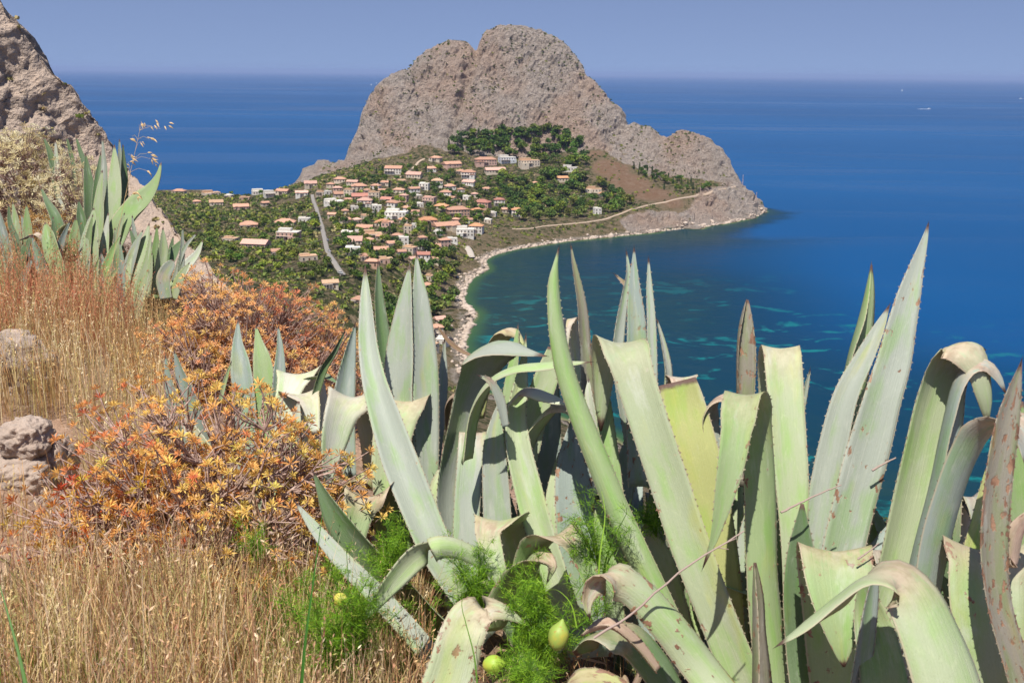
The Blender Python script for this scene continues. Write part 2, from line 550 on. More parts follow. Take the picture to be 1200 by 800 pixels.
# far land material: limestone, bare earth, dry grass and low green growth
def make_land_mat():
    t = NT('headland ground')
    p = t.pos()
    rock = t.attr('rock'); green = t.attr('green'); earth = t.attr('earth'); up = t.attr('height')
    n1 = t.noise(p, 0.035, 5, 0.6)
    n2 = t.noise(p, 0.16, 7, 0.7)
    n3 = t.noise(p, 0.6, 6, 0.75)
    v1 = t.voro(p, 0.22)
    v2 = t.voro(t.mapping(p, (1, 1, 0.6)), 0.5)
    # limestone
    rc = t.mix(t.step(n1, .35, .65), (0.55, 0.45, 0.375), (0.46, 0.385, 0.325))
    rc = t.mix(t.step(n2, .42, .68), rc, (0.65, 0.56, 0.475))
    rc = t.mix(t.step(n3, .51, .66, 0, .85), rc, (0.17, 0.125, 0.10))
    rc = t.mix(t.step(v2.outputs['Distance'], .0, .45, .5, 0), rc, (0.52, 0.43, 0.36))
    n4 = t.noise(p, .012, 3, .5)
    rc = t.mix(t.step(n4, .42, .62, 0, .6), rc, t.mix(1.0, rc, (1.05, .86, .74), 'MULTIPLY'))
    # soil, dry grass, scrub
    gc = t.mix(t.step(n2, .40, .60), (0.36, 0.27, 0.165), (0.25, 0.20, 0.095))
    gc = t.mix(t.math('MULTIPLY', t.step(t.math('ADD', n2, t.math('MULTIPLY', green, 0.25)), .58, .72), 0.9), gc, (0.062, 0.085, 0.024))
    gc = t.mix(t.step(n3, .55, .72, 0, .8), gc, (0.035, 0.05, 0.016))
    ec = t.mix(t.step(n2, .4, .65), (0.36, 0.215, 0.125), (0.43, 0.29, 0.19))
    col = t.mix(t.step(t.math('ADD', earth, t.math('MULTIPLY', n2, .5)), .62, .85), gc, ec)
    rm = t.step(t.math('ADD', rock, t.math('MULTIPLY', t.math('SUBTRACT', n2, .5), 1.0)), .35, .6)
    col = t.mix(rm, col, rc)
    # washed pale rock along the water
    wash = t.math('MULTIPLY', t.step(t.math('ADD', up, t.math('MULTIPLY', t.math('SUBTRACT', n2, .5), 4)), 2.4, 1.0), .9)
    col = t.mix(wash, col, t.mix(t.step(n3, .45, .65), (0.55, 0.47, 0.38), (0.34, 0.26, 0.19)))
    wet = t.step(up, 0.7, 0.25)
    col = t.mix(wet, col, (0.10, 0.08, 0.055))
    h = t.math('ADD', t.math('MULTIPLY', n3, 2.2), t.math('MULTIPLY', v1.outputs['Distance'], .7))
    h = t.math('ADD', h, t.math('MULTIPLY', v2.outputs['Distance'], .5))
    t.bump(h, 1.0, 4.4)
    return t.set(col, 0.95, 0.1)


me = mesh('headland', V[used], remap[quads], make_land_mat(), smooth=True)
fattr(me, 'rock', rockm[used]); fattr(me, 'green', att[used, 1]); fattr(me, 'earth', att[used, 2] * (1 - rockm[used])); hgt = V[used, 2] + 12 * np.clip((-230 - V[used, 0]) / 40, 0, 1) * (V[used, 1] > 1100)
fattr(me, 'height', hgt)
rf_ = rockm[used][remap[quads]].mean(1) < .45
me.polygons.foreach_set('use_smooth', rf_)
land = obj('headland_terrain', me)
tag(land, 'rocky limestone headland and low village slopes rising from the blue sea', 'terrain', kind='structure')

# ------------------------------------------------------------------ sea
def geo(a, b, n):
    return np.concatenate([a * (b / a) ** (np.arange(n) / (n - 1.0))])


sxs = np.concatenate([-geo(900, 200000, 16)[::-1], axis([(-880, -120, 60), (-120, 720, 8), (720, 900, 60)])[:-1], geo(900, 200000, 16)])
sys_ = np.concatenate([-geo(60, 3000, 5)[::-1], axis([(0, 200, 40), (200, 1330, 8), (1330, 1800, 50)])[:-1], geo(1800, 200000, 18)])
qx, qy = np.meshgrid(sxs, sys_)
S2 = np.stack([qx.ravel(), qy.ravel()], 1)
inside = (S2[:, 0] > -900) & (S2[:, 0] < 900) & (S2[:, 1] > 0) & (S2[:, 1] < 1800)
depth = np.full(len(S2), 40.0)
depth[inside] = np.clip(-tps(LAND, S2[inside] / SCL), -3, 40)
_sh = np.array([G(*q_)[:2] for q_ in SHORE])
_ds = np.sqrt(((S2[inside][:, None] - _sh[None]) ** 2).sum(-1).min(1))
_di = depth[inside]
_sx, _sy = S2[inside][:, 0], S2[inside][:, 1]
_off = np.clip((_ds - 14) * .55, 0, 32) * np.clip((_sx - 150) / 120, 0, 1) * np.clip((_sy - 950) / 180, 0, 1)
_off = np.maximum(_off, 30 * np.clip((_sy - 1290) / 60, 0, 1) * np.clip((_ds - 20) / 40, 0, 1))
depth[inside] = np.where(_di > -1, np.maximum(_di, _off), _di)
i2 = np.arange(len(S2)).reshape(qx.shape)
f2 = np.stack([i2[:-1, :-1], i2[:-1, 1:], i2[1:, 1:], i2[1:, :-1]], -1).reshape(-1, 4)


def make_sea_mat():
    t = NT('sea water')
    p = t.pos()
    dep = t.attr('depth')
    flat = t.mapping(p, (1, 1, 0))
    big = t.noise(t.mapping(flat, (0.35, 1, 1)), 0.00045, 4, .6)
    streak = t.noise(t.mapping(flat, (0.22, 1, 1), rot=(0, 0, R(7))), 0.0021, 5, .62, .6)
    fine = t.noise(t.mapping(flat, (0.3, 1, 1)), 0.02, 3, .6)
    patch = t.noise(t.mapping(flat, (.6, 1, 1)), 0.034, 4, .6, 1.0)
    patch2 = t.noise(t.mapping(flat, loc=(31, 9, 0)), 0.06, 4, .6, .8)
    deep = t.mix(t.step(big, .35, .65), (0.0005, 0.050, 0.155), (0.0008, 0.066, 0.195))
    mid = (0.0015, 0.028, 0.062)
    shal = (0.014, 0.040, 0.032)
    col = t.mix(t.step(dep, 20.0, 7.0), deep, mid)
    col = t.mix(t.math('MULTIPLY', t.step(dep, 12.0, 3.0), .8), col, t.mix(t.step(patch2, .42, .6), (0.008, 0.034, 0.036), shal))
    # sand on the sea floor between the dark weed
    sand = t.math('MULTIPLY', t.step(t.math('ADD', patch, t.math('MULTIPLY', patch2, .35)), .745, .85), t.math('MULTIPLY', t.step(dep, 24.0, 10.0), t.step(dep, .5, 3.0)))
    sp_ = t.new('ShaderNodeSeparateXYZ'); t.l.new(p, sp_.inputs[0])
    sand = t.math('MULTIPLY', sand, t.step(sp_.outputs[1], 900.0, 560.0))
    col = t.mix(t.math('MULTIPLY', sand, .85), col, (0.006, 0.15, 0.155))
    col = t.mix(t.step(dep, 2.6, 0.5), col, (0.032, 0.080, 0.030))
    col = t.mix(t.step(dep, 0.9, 0.0), col, (0.22, 0.19, 0.10))
    # wind lanes change how rough the surface is
    lanes = t.step(streak, .49, .64)
    rough = t.math('ADD', 0.10, t.math('MULTIPLY', lanes, 0.09))
    w1 = t.noise(t.mapping(flat, (0.55, 1, 1)), 0.22, 3, .6)
    w2 = t.noise(t.mapping(flat, (0.6, 1, 1)), 0.05, 3, .6)
    h = t.math('ADD', t.math('MULTIPLY', w1, 0.6), t.math('MULTIPLY', w2, 1.0))
    t.bump(h, 0.22, 2.0)
    bn = t.n['Bump'].outputs[0]
    df = t.new('ShaderNodeBsdfDiffuse'); t.put(df.inputs[0], col)
    gl = t.new('ShaderNodeBsdfGlossy'); t.put(gl.inputs['Roughness'], rough); t.l.new(bn, gl.inputs['Normal'])
    fr = t.new('ShaderNodeFresnel'); fr.inputs[0].default_value = 1.33; t.l.new(bn, fr.inputs['Normal'])
    # steep little wave faces turn most of the grazing mirror away from the eye
    fac = t.math('MULTIPLY', fr.outputs[0], t.math('ADD', .30, t.math('MULTIPLY', lanes, .22)))
    mx = t.new('ShaderNodeMixShader')
    t.put(mx.inputs[0], fac); t.l.new(df.outputs[0], mx.inputs[1]); t.l.new(gl.outputs[0], mx.inputs[2])
    t.l.new(mx.outputs[0], t.out.inputs[0])
    return t.m


sme = mesh('sea', np.column_stack([S2, np.zeros(len(S2))]), f2, make_sea_mat(), smooth=True)
fattr(sme, 'depth', depth)
sea = obj('sea', sme)
tag(sea, 'calm deep blue sea with turquoise sandy patches in the bay', 'sea', kind='structure')
AGAVES = r'''
def pxy_(q):
    v = MM.T @ (np.array(q.location) - np.array((0, 0, H)))
    return 600 + F * v[0] / -v[2]


A = agave('agave', 600, 760, 3.75, 'large grey-green agave in the middle foreground, tallest leaves against the bay')
B = agave('agave', 480, 700, 4.0, 'agave with a pair of tall grey leaves just right of the orange bushes')
E = agave('agave', 880, 820, 3.2, 'big agave right of centre with one leaf folded flat over towards the viewer')
Fp = agave('agave', 1000, 800, 3.0, 'agave with the longest straight upright leaf, standing against open blue water')
Gp = agave('agave', 1150, 820, 2.7, 'agave cut by the right edge of the picture, its nearest leaf scarred brown')
# B: the pair of tall leaves and their bent neighbours
leaf(A, [(578,742,42,3.7),(540,690,46),(508,640,46,3.72),(487,590,48),(468,540,48,3.8),(452,490,41),(440,450,33,3.88),(433,410,26),(430,360,17,3.98),(428,312,1.5,4.05)], (25,-15), .55, 'g', .25, .7)
leaf(B, [(490,650,22,4.2),(470,540,24),(458,470,22),(452,430,22),(447,390,18),(443,345,11),(443,306,1.5,4.35)], (40,35), .45, 'd', .2, .6)
leaf(B, [(480,640,34,4.05),(474,530,36),(469,470,37),(470,420,34),(474,370,23),(478,332,10),(480,311,1.5,4.15)], -28, .25, 'g', .3)
leaf(B, [(506,650,28,4.0),(499,560,30),(498,500,33),(498,450,33),(496,400,28),(492,350,20),(489,317,8),(488,297,1.5,4.2)], 22, .25, 'g', .3)
leaf(B, [(503,580,14,4.3),(513,490,16),(518,440,12),(521,397,1.5,4.4)], 40, .3, 'g', .3)
leaf(B, [(404,560,30,4.35),(401,480,30),(405,440,23),(411,405,12),(416,380,1.5,4.4)], (10,40), .4, 'b', .2, .5)
leaf(B, [(362,490,10,4.6),(380,430,9),(393,410,6),(404,388,1.5,4.6)], 30, .4, 'd', .2)
leaf(B, [(474,640,52,4.2),(480,520,52,4.2),(478,480,52,4.15),(474,470,52,4.06),(468,478,52,4.0),(460,510,48,3.96),(452,565,34,3.93),(447,615,4,3.92)], 8, -.22, 'l', .25)
leaf(B, [(450,570,42,4.12),(441,500,44,4.1),(430,468,44,4.05),(414,466,44,3.98),(401,480,42,3.92),(391,515,34,3.88),(384,560,12,3.86),(382,580,2,3.86)], (25,40), -.2, 'p', .2)
leaf(B, [(470,670,40,3.9),(455,605,42,3.85),(441,582,42,3.78),(426,586,40,3.72),(416,612,36,3.68),(410,650,26,3.64),(405,690,2,3.62)], (15,30), -.25, 'n', .3)
leaf(B, [(470,600,22,4.0),(440,562,20,3.95),(415,566,16,3.9),(398,580,3,3.88)], 50, -.2, 'y', .5)
leaf(B, [(522,788,24,3.35),(480,738,25),(440,695,24),(400,655,21),(370,620,14),(346,588,1.5,3.5)], (5,10), .12, 'g', .2)
leaf(B, [(545,765,48,3.62),(480,700,48,3.6),(430,650,42,3.58),(395,605,27),(378,575,12),(367,552,1.5,3.58)], (-30,-20), .3, 'd', .2)
leaf(A, [(655,765,30,3.3),(607,692,24,3.3),(566,656,20,3.28),(526,640,26,3.22),(490,650,31,3.15),(460,681,24,3.1),(435,713,12,3.08),(414,738,1.5,3.06)], (60,25), -.25, 'l', .35)
leaf(B, [(500,700,34,4.1),(470,620,36),(440,600,30),(415,640,20)], 10, -.2, 'd', .2, spine=False)
# A: the middle plant
leaf(A, [(540,730,34,3.86),(527,640,32),(523,580,28,3.86),(530,530,31),(543,480,37),(555,440,42,3.8),(566,413,44,3.76),(580,403,36,3.7),(598,404,24,3.62),(615,411,11,3.56),(640,417,1.5,3.5)], (25,45), .3, 'g', .2)
leaf(A, [(553,650,34,3.95),(554,560,34,3.95),(554,516,33,3.92),(554,508,33,3.84),(552,530,32,3.78),(547,600,32,3.74),(546,660,31,3.72),(549,720,22,3.7)], 0, -.18, 'g', .35, spine=False)
leaf(A, [(594,730,32,3.66),(586,640,36),(582,570,34),(580,520,27),(582,492,14),(586,468,1.5,3.75)], -10, .35, 'g', .3, .6)
leaf(A, [(592,560,16,3.95),(597,470,17),(602,430,13),(605,405,8),(607,382,1.5,4.0)], -30, .35, 'n', .2)
leaf(A, [(672,735,36,3.45),(647,662,35),(632,620,37),(618,570,37),(607,525,33),(604,490,27),(609,455,20),(613,425,10),(616,393,1.5,3.7)], (-15,20), .5, 'l', .15, .7)
leaf(A, [(545,540,15,3.62),(556,480,13,3.58),(577,446,12,3.5),(605,432,12,3.45),(640,428,13,3.42),(692,424,1.5,3.36)], (70,60), .2, 'l', .3)
leaf(A, [(592,500,9,3.45),(584,465,12),(573,446,8),(561,440,1.5,3.4)], 30, .3, 'g', .2)
leaf(A, [(560,490,14,4.1),(572,420,16),(583,396,16),(597,387,14),(608,394,8),(615,406,1.5,4.0)], 40, .2, 'y', .6)
leaf(A, [(805,775,32,3.2),(772,702,33),(743,640,32),(723,595,31),(705,550,30),(690,512,29),(676,475,27),(664,440,25),(655,400,22),(650,360,18),(649,330,14),(652,305,5),(655,290,1.5,3.4)], (-10,10), -.35, 'n', .15, .2)
leaf(A, [(692,540,16,3.75),(687,460,16),(684,410,15),(681,360,12),(675,325,8),(671,303,4),(669,288,1.5,3.85)], 35, .35, 'o', .6)
leaf(A, [(674,480,18,3.7),(671,400,17,3.68),(668,378,17,3.62),(665,374,17,3.55),(661,386,16,3.5),(657,430,14,3.48)], 0, -.2, 'p', .2, spine=False)
leaf(A, [(737,520,14,3.66),(723,420,14),(725,390,13),(731,350,9),(736,320,6),(734,295,1.5,3.75)], 30, .3, 'g', .3)
leaf(A, [(748,570,26,3.5),(746,480,26),(746,415,25),(745,370,22),(743,335,14),(743,310,7),(743,291,1.5,3.6)], 0, .25, 'b', .75)
leaf(A, [(766,540,12,3.55),(764,440,13),(763,380,11),(761,340,8),(760,303,1.5,3.65)], 10, .25, 'g', .2)
leaf(A, [(748,352,4,3.75),(733,334,6),(721,322,1.5,3.75)], 20, .3, 'r', .6)
leaf(A, [(772,510,10,3.7),(782,440,8),(777,405,6),(770,375,1.5,3.7)], 55, .3, 'p', .2)
leaf(A, [(692,770,56,3.56),(681,650,56),(676,600,54),(672,555,45),(671,520,26),(671,489,1.5,3.75)], 0, .2, 'b', .8)
leaf(A, [(660,720,24,3.62),(650,600,24),(656,550,17),(665,511,1.5,3.75)], -25, .3, 'l', .2)
leaf(A, [(728,660,24,3.5),(717,560,24),(710,500,22),(708,460,12),(706,434,1.5,3.6)], 0, .3, 'n', .2)
leaf(A, [(704,580,16,3.58),(695,500,15),(690,460,9),(690,444,1.5,3.62)], -30, .3, 'p', .2)
leaf(A, [(715,640,30,3.7),(735,550,30),(752,500,27),(768,455,18,3.75)], -20, .2, 'b', .2, spine=False)
leaf(A, [(605,570,16,3.66),(619,514,15),(635,490,15),(652,477,13),(665,481,8),(673,492,1.5,3.5)], (60,50), .2, 'l', .2)
leaf(A, [(598,475,10,3.58),(616,458,13),(640,464,12),(655,470,8),(666,474,1.5,3.45)], 60, .2, 'p', .3)
leaf(A, [(614,560,24,3.8),(632,470,31),(645,430,27),(649,407,14,3.82)], -15, .25, 'l', .2, spine=False)
leaf(A, [(612,700,28,3.34),(625,652,30),(642,632,28),(655,627,28,3.2),(670,635,28),(685,660,26),(695,690,18),(700,722,1.5,3.1)], (40,15), -.25, 'n', .75)
leaf(A, [(585,735,30,3.24),(599,687,30),(614,663,26),(632,654,20,3.15),(645,662,12),(641,682,1.5,3.1)], 55, -.25, 'n', .4)
leaf(A, [(618,730,34,3.6),(609,662,36,3.58),(601,624,36,3.54),(591,611,36,3.46),(579,612,34,3.38),(572,624,31,3.34),(579,650,24,3.3),(589,672,12,3.28),(597,690,1.5,3.27)], (20,-10), -.25, 'l', .2)
leaf(A, [(508,850,66,2.85),(528,790,60),(541,745,54,2.9),(554,721,46,2.95),(574,713,30,2.98),(597,719,14),(618,734,1.5,2.98)], (5,35), .08, 'l', .8)
leaf(A, [(765,840,20,2.6),(724,806,24,2.6),(694,796,24),(668,802,18),(650,822,6)], (40,60), .1, 'y', .9, spine=False)
leaf(A, [(722,735,24,3.36),(709,640,24),(703,600,14),(705,579,1.5,3.42)], 10, .3, 'n', .2)
leaf(A, [(805,790,36,3.42),(786,700,36),(770,650,34),(758,629,22),(750,622,2,3.5)], -15, .25, 'l', .2, spine=False)
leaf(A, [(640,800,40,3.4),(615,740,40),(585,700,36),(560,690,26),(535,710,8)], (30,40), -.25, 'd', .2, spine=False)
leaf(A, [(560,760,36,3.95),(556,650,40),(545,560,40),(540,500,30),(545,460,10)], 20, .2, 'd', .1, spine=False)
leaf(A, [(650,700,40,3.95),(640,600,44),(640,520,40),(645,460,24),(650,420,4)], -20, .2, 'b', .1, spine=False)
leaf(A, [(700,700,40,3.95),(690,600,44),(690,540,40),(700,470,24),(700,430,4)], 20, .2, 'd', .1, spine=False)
# E: the plant right of the middle
leaf(E, [(893,850,46,3.08),(862,775,47),(832,700,47,3.1),(806,630,49),(786,570,49),(766,510,49,3.18),(747,452,49),(735,416,47,3.26),(727,403,45,3.34),(717,404,41,3.43),(709,425,32,3.48),(705,465,20,3.5),(704,505,3,3.5)], (-8,-20), .25, 'l', .45)
leaf(E, [(855,770,40,3.36),(846,680,46,3.36),(832,600,52,3.38),(815,530,56,3.4),(799,470,52,3.44),(793,447,46,3.45)], -5, .2, 'y', .35, spine=False)
leaf(E, [(806,500,30,3.6),(800,460,34,3.6),(798,444,32,3.58),(800,446,30,3.5),(802,460,24,3.48)], 0, -.15, 'p', .3, spine=False)
leaf(E, [(912,850,42,3.04),(903,760,40,3.08),(895,680,38,3.1),(893,600,38,3.12),(890,530,38,3.12),(885,485,38,3.1),(878,465,38,3.03),(869,466,38,2.95),(863,500,37,2.9),(857,540,34,2.87),(849,580,25,2.86),(837,630,10,2.86),(824,664,1.5,2.87)], (18,-12), -.22, 'n', .55)
leaf(E, [(938,810,40,3.5),(927,650,42,3.5),(915,520,43,3.5),(911,440,43,3.48),(912,414,43,3.42),(915,409,43,3.35),(918,440,43,3.3),(923,520,43,3.25),(929,600,36,3.22),(926,660,20,3.2),(918,706,1.5,3.2)], (12,-5), -.2, 'l', .35)
leaf(E, [(938,490,6,3.6),(944,455,6),(949,434,1.5,3.6)], 20, .3, 'g', .2)
leaf(E, [(842,540,22,3.46),(829,492,20),(836,473,18),(849,465,14),(864,466,3)], (50,60), .2, 'g', .2, spine=False)
leaf(E, [(868,570,24,3.55),(868,460,25),(868,420,25),(869,390,20),(872,366,11),(875,351,3,3.6)], (10,35), .85, 'o', .85, .2, spine=False)
leaf(E, [(955,830,56,2.98),(945,760,52,3.0),(937,690,42,3.0),(938,640,30),(940,590,4)], 0, .2, 'd', .15, spine=False)
leaf(E, [(884,860,30,2.86),(886,790,22,2.86),(886,740,16),(886,700,12),(884,659,3,2.9)], 62, .4, 'o', .7, spine=False)
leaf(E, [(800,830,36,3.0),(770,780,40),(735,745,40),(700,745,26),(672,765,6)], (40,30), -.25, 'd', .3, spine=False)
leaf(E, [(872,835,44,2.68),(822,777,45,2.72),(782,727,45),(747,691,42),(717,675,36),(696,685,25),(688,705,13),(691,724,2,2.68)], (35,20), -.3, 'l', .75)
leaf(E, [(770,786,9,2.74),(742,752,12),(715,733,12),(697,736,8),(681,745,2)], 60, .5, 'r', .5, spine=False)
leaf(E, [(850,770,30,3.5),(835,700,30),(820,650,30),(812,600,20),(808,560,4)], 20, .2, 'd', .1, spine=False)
# F: the long upright leaves against the water
leaf(Fp, [(958,720,34,3.45),(970,600,33),(985,480,29),(998,414,25),(1009,375,19),(1017,342,10),(1021,310,1.5,3.55)], (40,55), .45, 'n', .25, .6)
leaf(Fp, [(945,760,38,3.2),(955,640,38),(965,580,37),(977,520,35),(992,463,30),(1012,422,24),(1030,385,14),(1042,358,1.5,3.4)], (-15,-30), .35, 'g', .2, .5)
leaf(Fp, [(958,780,46,3.1),(985,650,48),(1002,580,50),(1018,520,49),(1034,463,44),(1046,425,40),(1056,381,34),(1064,348,28),(1073,315,18),(1083,282,8),(1088,262,1.5,3.35)], 0, .2, 'g', .62)
leaf(Fp, [(985,720,26,3.3),(1000,640,28),(1014,590,20),(1019,555,4)], 20, .2, 'l', .3, spine=False)
leaf(Fp, [(1018,780,40,3.0),(1040,690,42),(1061,600,44),(1078,520,44),(1092,460,42),(1103,427,39),(1118,409,35,2.95),(1135,405,30,2.9),(1149,424,27,2.88),(1156,460,18,2.88),(1158,498,1.5,2.9)], (-5,40), .3, 'l', .25)
leaf(Fp, [(1045,800,28,2.94),(1070,660,29),(1093,570,27),(1110,490,25),(1122,447,21),(1137,427,18),(1155,425,14),(1170,440,9),(1179,461,1.5,2.86)], (45,60), .45, 'b', .2, .6)
leaf(Fp, [(988,820,70,2.9),(981,710,80,2.9),(978,655,86,2.86),(978,647,86,2.78),(980,680,78,2.71),(984,720,58,2.67),(987,760,24,2.65),(989,781,3,2.65)], 0, -.18, 'n', .7, spine=False)
leaf(Fp, [(1138,890,80,2.15),(1117,800,76,2.2),(1096,740,72,2.25),(1072,692,64,2.3),(1046,673,50,2.32),(1015,680,36,2.32),(980,705,24,2.3),(945,733,14,2.28),(911,756,2,2.26)], (10,55), -.22, 'l', .35)
leaf(Fp, [(1040,870,60,2.5),(1035,790,56,2.55),(1020,720,40,2.6),(1010,680,8)], -20, .2, 'n', .5, spine=False)
leaf(Fp, [(1002,860,26,2.56),(1004,800,24),(1012,750,20),(1020,700,14),(1028,660,3)], 30, .3, 'b', .2, spine=False)
# G: at the right edge
leaf(Gp, [(1212,860,32,2.46),(1187,775,30),(1168,710,30),(1161,650,31),(1163,600,32),(1169,545,32),(1178,495,27),(1188,455,15),(1197,423,1.5,2.52)], (20,10), .3, 'o', .95, .3)
leaf(Gp, [(1085,740,30,2.8),(1100,645,32),(1118,580,33),(1135,535,31),(1152,507,27),(1172,494,25),(1193,500,25),(1212,545,25,2.6)], (30,20), -.25, 'b', .2, spine=False)
leaf(Gp, [(1078,720,22,2.95),(1094,655,25),(1108,605,20),(1120,575,12),(1129,553,2)], 10, .2, 'y', .55, spine=False)
leaf(Gp, [(1120,710,26,2.9),(1142,630,20),(1151,580,11),(1156,548,2)], 0, .2, 'y', .3, spine=False)
leaf(Gp, [(1180,780,90,2.82),(1170,690,90,2.82),(1160,654,88,2.76),(1156,648,88,2.66),(1154,690,86,2.61),(1162,770,78,2.58),(1178,860,66,2.57)], 0, -.18, 'l', .55, spine=False)
leaf(Gp, [(1200,720,44,2.95),(1195,610,44),(1190,540,34),(1197,470,4)], 0, .25, 'n', .3, spine=False)
leaf(Gp, [(1215,600,14,2.5),(1196,620,16),(1186,660,14),(1180,600,3)], 40, .4, 'r', .7, spine=False)
leaf(Gp, [(1145,780,36,2.86),(1125,700,36),(1110,660,30),(1100,640,6)], 0, .2, 'd', .1, spine=False)

# small agave half hidden behind the front bush
S = agave('agave', 290, 540, 5.2, 'small blue-grey agave half hidden behind the front orange bush')
leaf(S, [(294,560,24,5.1),(289,470,28),(283,428,25),(279,402,13),(279,375,1.5,5.2)], (-20,10), .45, 'b', .2, .7)
leaf(S, [(314,540,26,5.1),(311,455,27),(307,420,21),(303,400,10),(300,382,1.5,5.2)], 5, .25, 'n', .2)
leaf(S, [(324,520,16,5.05),(327,440,16),(328,410,9),(326,382,1.5,5.1)], 25, .3, 'b', .2)
leaf(S, [(222,550,16,5.0),(206,475,17),(198,445,9),(194,417,1.5,5.0)], -15, .3, 'b', .2)
leaf(S, [(245,550,24,5.1),(224,470,23),(212,438,12),(204,411,1.5,5.1)], -10, .35, 'b', .2)
leaf(S, [(372,550,36,4.95),(366,470,38,4.9),(358,441,36,4.8),(347,440,34,4.7),(338,460,30,4.62),(330,500,18,4.58),(326,530,2,4.58)], (20,20), -.2, 'p', .2)
leaf(S, [(352,452,6,4.75),(364,443,9),(379,441,7),(396,449,1.5,4.6)], 65, -.2, 'd', .2)
leaf(S, [(258,470,5,5.0),(264,445,5),(271,424,1.5,5.0)], 20, .3, 'l', .2)
leaf(S, [(330,560,30,4.7),(340,490,34,4.7),(350,462,30,4.62),(362,470,24,4.55),(370,510,10,4.5)], 20, -.2, 'p', .2, spine=False)
leaf(S, [(265,600,24,4.4),(245,540,26),(225,505,18),(210,480,3)], -10, .3, 'p', .1, spine=False)
leaf(S, [(300,600,24,4.4),(330,540,24),(345,500,16),(350,470,3)], 10, .3, 'p', .1, spine=False)

# the clump on the left, eight metres off
L1 = agave('agave', 130, 345, 8.0, 'broad-leaved agave with upright leaves at the top of the left clump')
L2 = agave('agave', 60, 330, 7.6, 'agave at the left picture edge with short pointed leaves above the red grass')
L3 = agave('agave', 185, 365, 7.3, 'lower agave of the left clump fanning out above the back orange bush')
g8 = 'agaves in the clump on the left'
for a_ in (L1, L2, L3): a_['group'] = g8
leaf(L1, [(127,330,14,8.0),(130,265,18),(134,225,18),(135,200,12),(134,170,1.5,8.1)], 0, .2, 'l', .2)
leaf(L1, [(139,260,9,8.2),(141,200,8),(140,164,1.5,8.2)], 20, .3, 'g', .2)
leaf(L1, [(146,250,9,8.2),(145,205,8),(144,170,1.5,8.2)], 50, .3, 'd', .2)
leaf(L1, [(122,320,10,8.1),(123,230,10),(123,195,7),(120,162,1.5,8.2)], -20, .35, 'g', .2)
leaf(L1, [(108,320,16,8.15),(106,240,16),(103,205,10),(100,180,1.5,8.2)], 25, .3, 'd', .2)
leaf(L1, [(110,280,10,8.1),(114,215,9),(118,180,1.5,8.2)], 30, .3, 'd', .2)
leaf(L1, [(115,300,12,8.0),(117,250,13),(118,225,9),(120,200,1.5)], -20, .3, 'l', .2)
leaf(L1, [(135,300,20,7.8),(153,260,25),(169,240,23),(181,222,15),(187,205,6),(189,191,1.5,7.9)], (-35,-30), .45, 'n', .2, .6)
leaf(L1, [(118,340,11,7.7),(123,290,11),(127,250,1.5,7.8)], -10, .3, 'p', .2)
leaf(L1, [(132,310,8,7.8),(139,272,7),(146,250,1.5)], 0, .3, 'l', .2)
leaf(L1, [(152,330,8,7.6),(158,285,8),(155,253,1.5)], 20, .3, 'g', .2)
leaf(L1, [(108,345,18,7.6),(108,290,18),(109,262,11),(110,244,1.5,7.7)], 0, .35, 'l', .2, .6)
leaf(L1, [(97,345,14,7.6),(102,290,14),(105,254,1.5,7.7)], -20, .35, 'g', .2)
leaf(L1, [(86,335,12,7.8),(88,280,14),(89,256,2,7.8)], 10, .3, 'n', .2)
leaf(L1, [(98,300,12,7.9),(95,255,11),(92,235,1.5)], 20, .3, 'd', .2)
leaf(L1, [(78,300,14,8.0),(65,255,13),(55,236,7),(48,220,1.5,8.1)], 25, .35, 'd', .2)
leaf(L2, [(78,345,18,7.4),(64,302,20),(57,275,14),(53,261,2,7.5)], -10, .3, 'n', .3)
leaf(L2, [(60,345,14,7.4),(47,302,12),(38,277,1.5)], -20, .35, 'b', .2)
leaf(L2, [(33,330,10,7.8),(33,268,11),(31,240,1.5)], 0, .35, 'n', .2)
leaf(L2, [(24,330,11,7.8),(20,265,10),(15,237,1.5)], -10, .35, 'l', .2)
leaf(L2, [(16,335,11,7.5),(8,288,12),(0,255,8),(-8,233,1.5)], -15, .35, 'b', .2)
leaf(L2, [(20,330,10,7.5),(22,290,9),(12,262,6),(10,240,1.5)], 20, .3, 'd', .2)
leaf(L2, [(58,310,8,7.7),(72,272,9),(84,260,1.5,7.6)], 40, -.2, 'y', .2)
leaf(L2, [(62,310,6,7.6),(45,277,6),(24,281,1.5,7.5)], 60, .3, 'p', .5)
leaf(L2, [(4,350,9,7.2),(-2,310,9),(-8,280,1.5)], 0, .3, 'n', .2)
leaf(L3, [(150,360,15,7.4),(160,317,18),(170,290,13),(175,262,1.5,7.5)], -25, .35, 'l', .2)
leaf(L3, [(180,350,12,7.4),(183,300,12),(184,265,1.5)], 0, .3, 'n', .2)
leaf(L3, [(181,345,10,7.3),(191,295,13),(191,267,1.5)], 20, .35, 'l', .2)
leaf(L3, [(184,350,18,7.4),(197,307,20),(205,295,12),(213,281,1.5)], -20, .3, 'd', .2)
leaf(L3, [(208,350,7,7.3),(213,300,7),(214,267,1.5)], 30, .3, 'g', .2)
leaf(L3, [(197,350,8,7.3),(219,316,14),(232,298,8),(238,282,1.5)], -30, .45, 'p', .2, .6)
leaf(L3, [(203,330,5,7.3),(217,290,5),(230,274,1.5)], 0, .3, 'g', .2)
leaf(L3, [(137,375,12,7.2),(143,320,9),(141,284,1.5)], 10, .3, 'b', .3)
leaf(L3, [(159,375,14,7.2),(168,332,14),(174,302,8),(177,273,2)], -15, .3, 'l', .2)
leaf(L3, [(118,355,7,7.2),(130,326,8),(140,312,1.5)], 0, .3, 'n', .2)
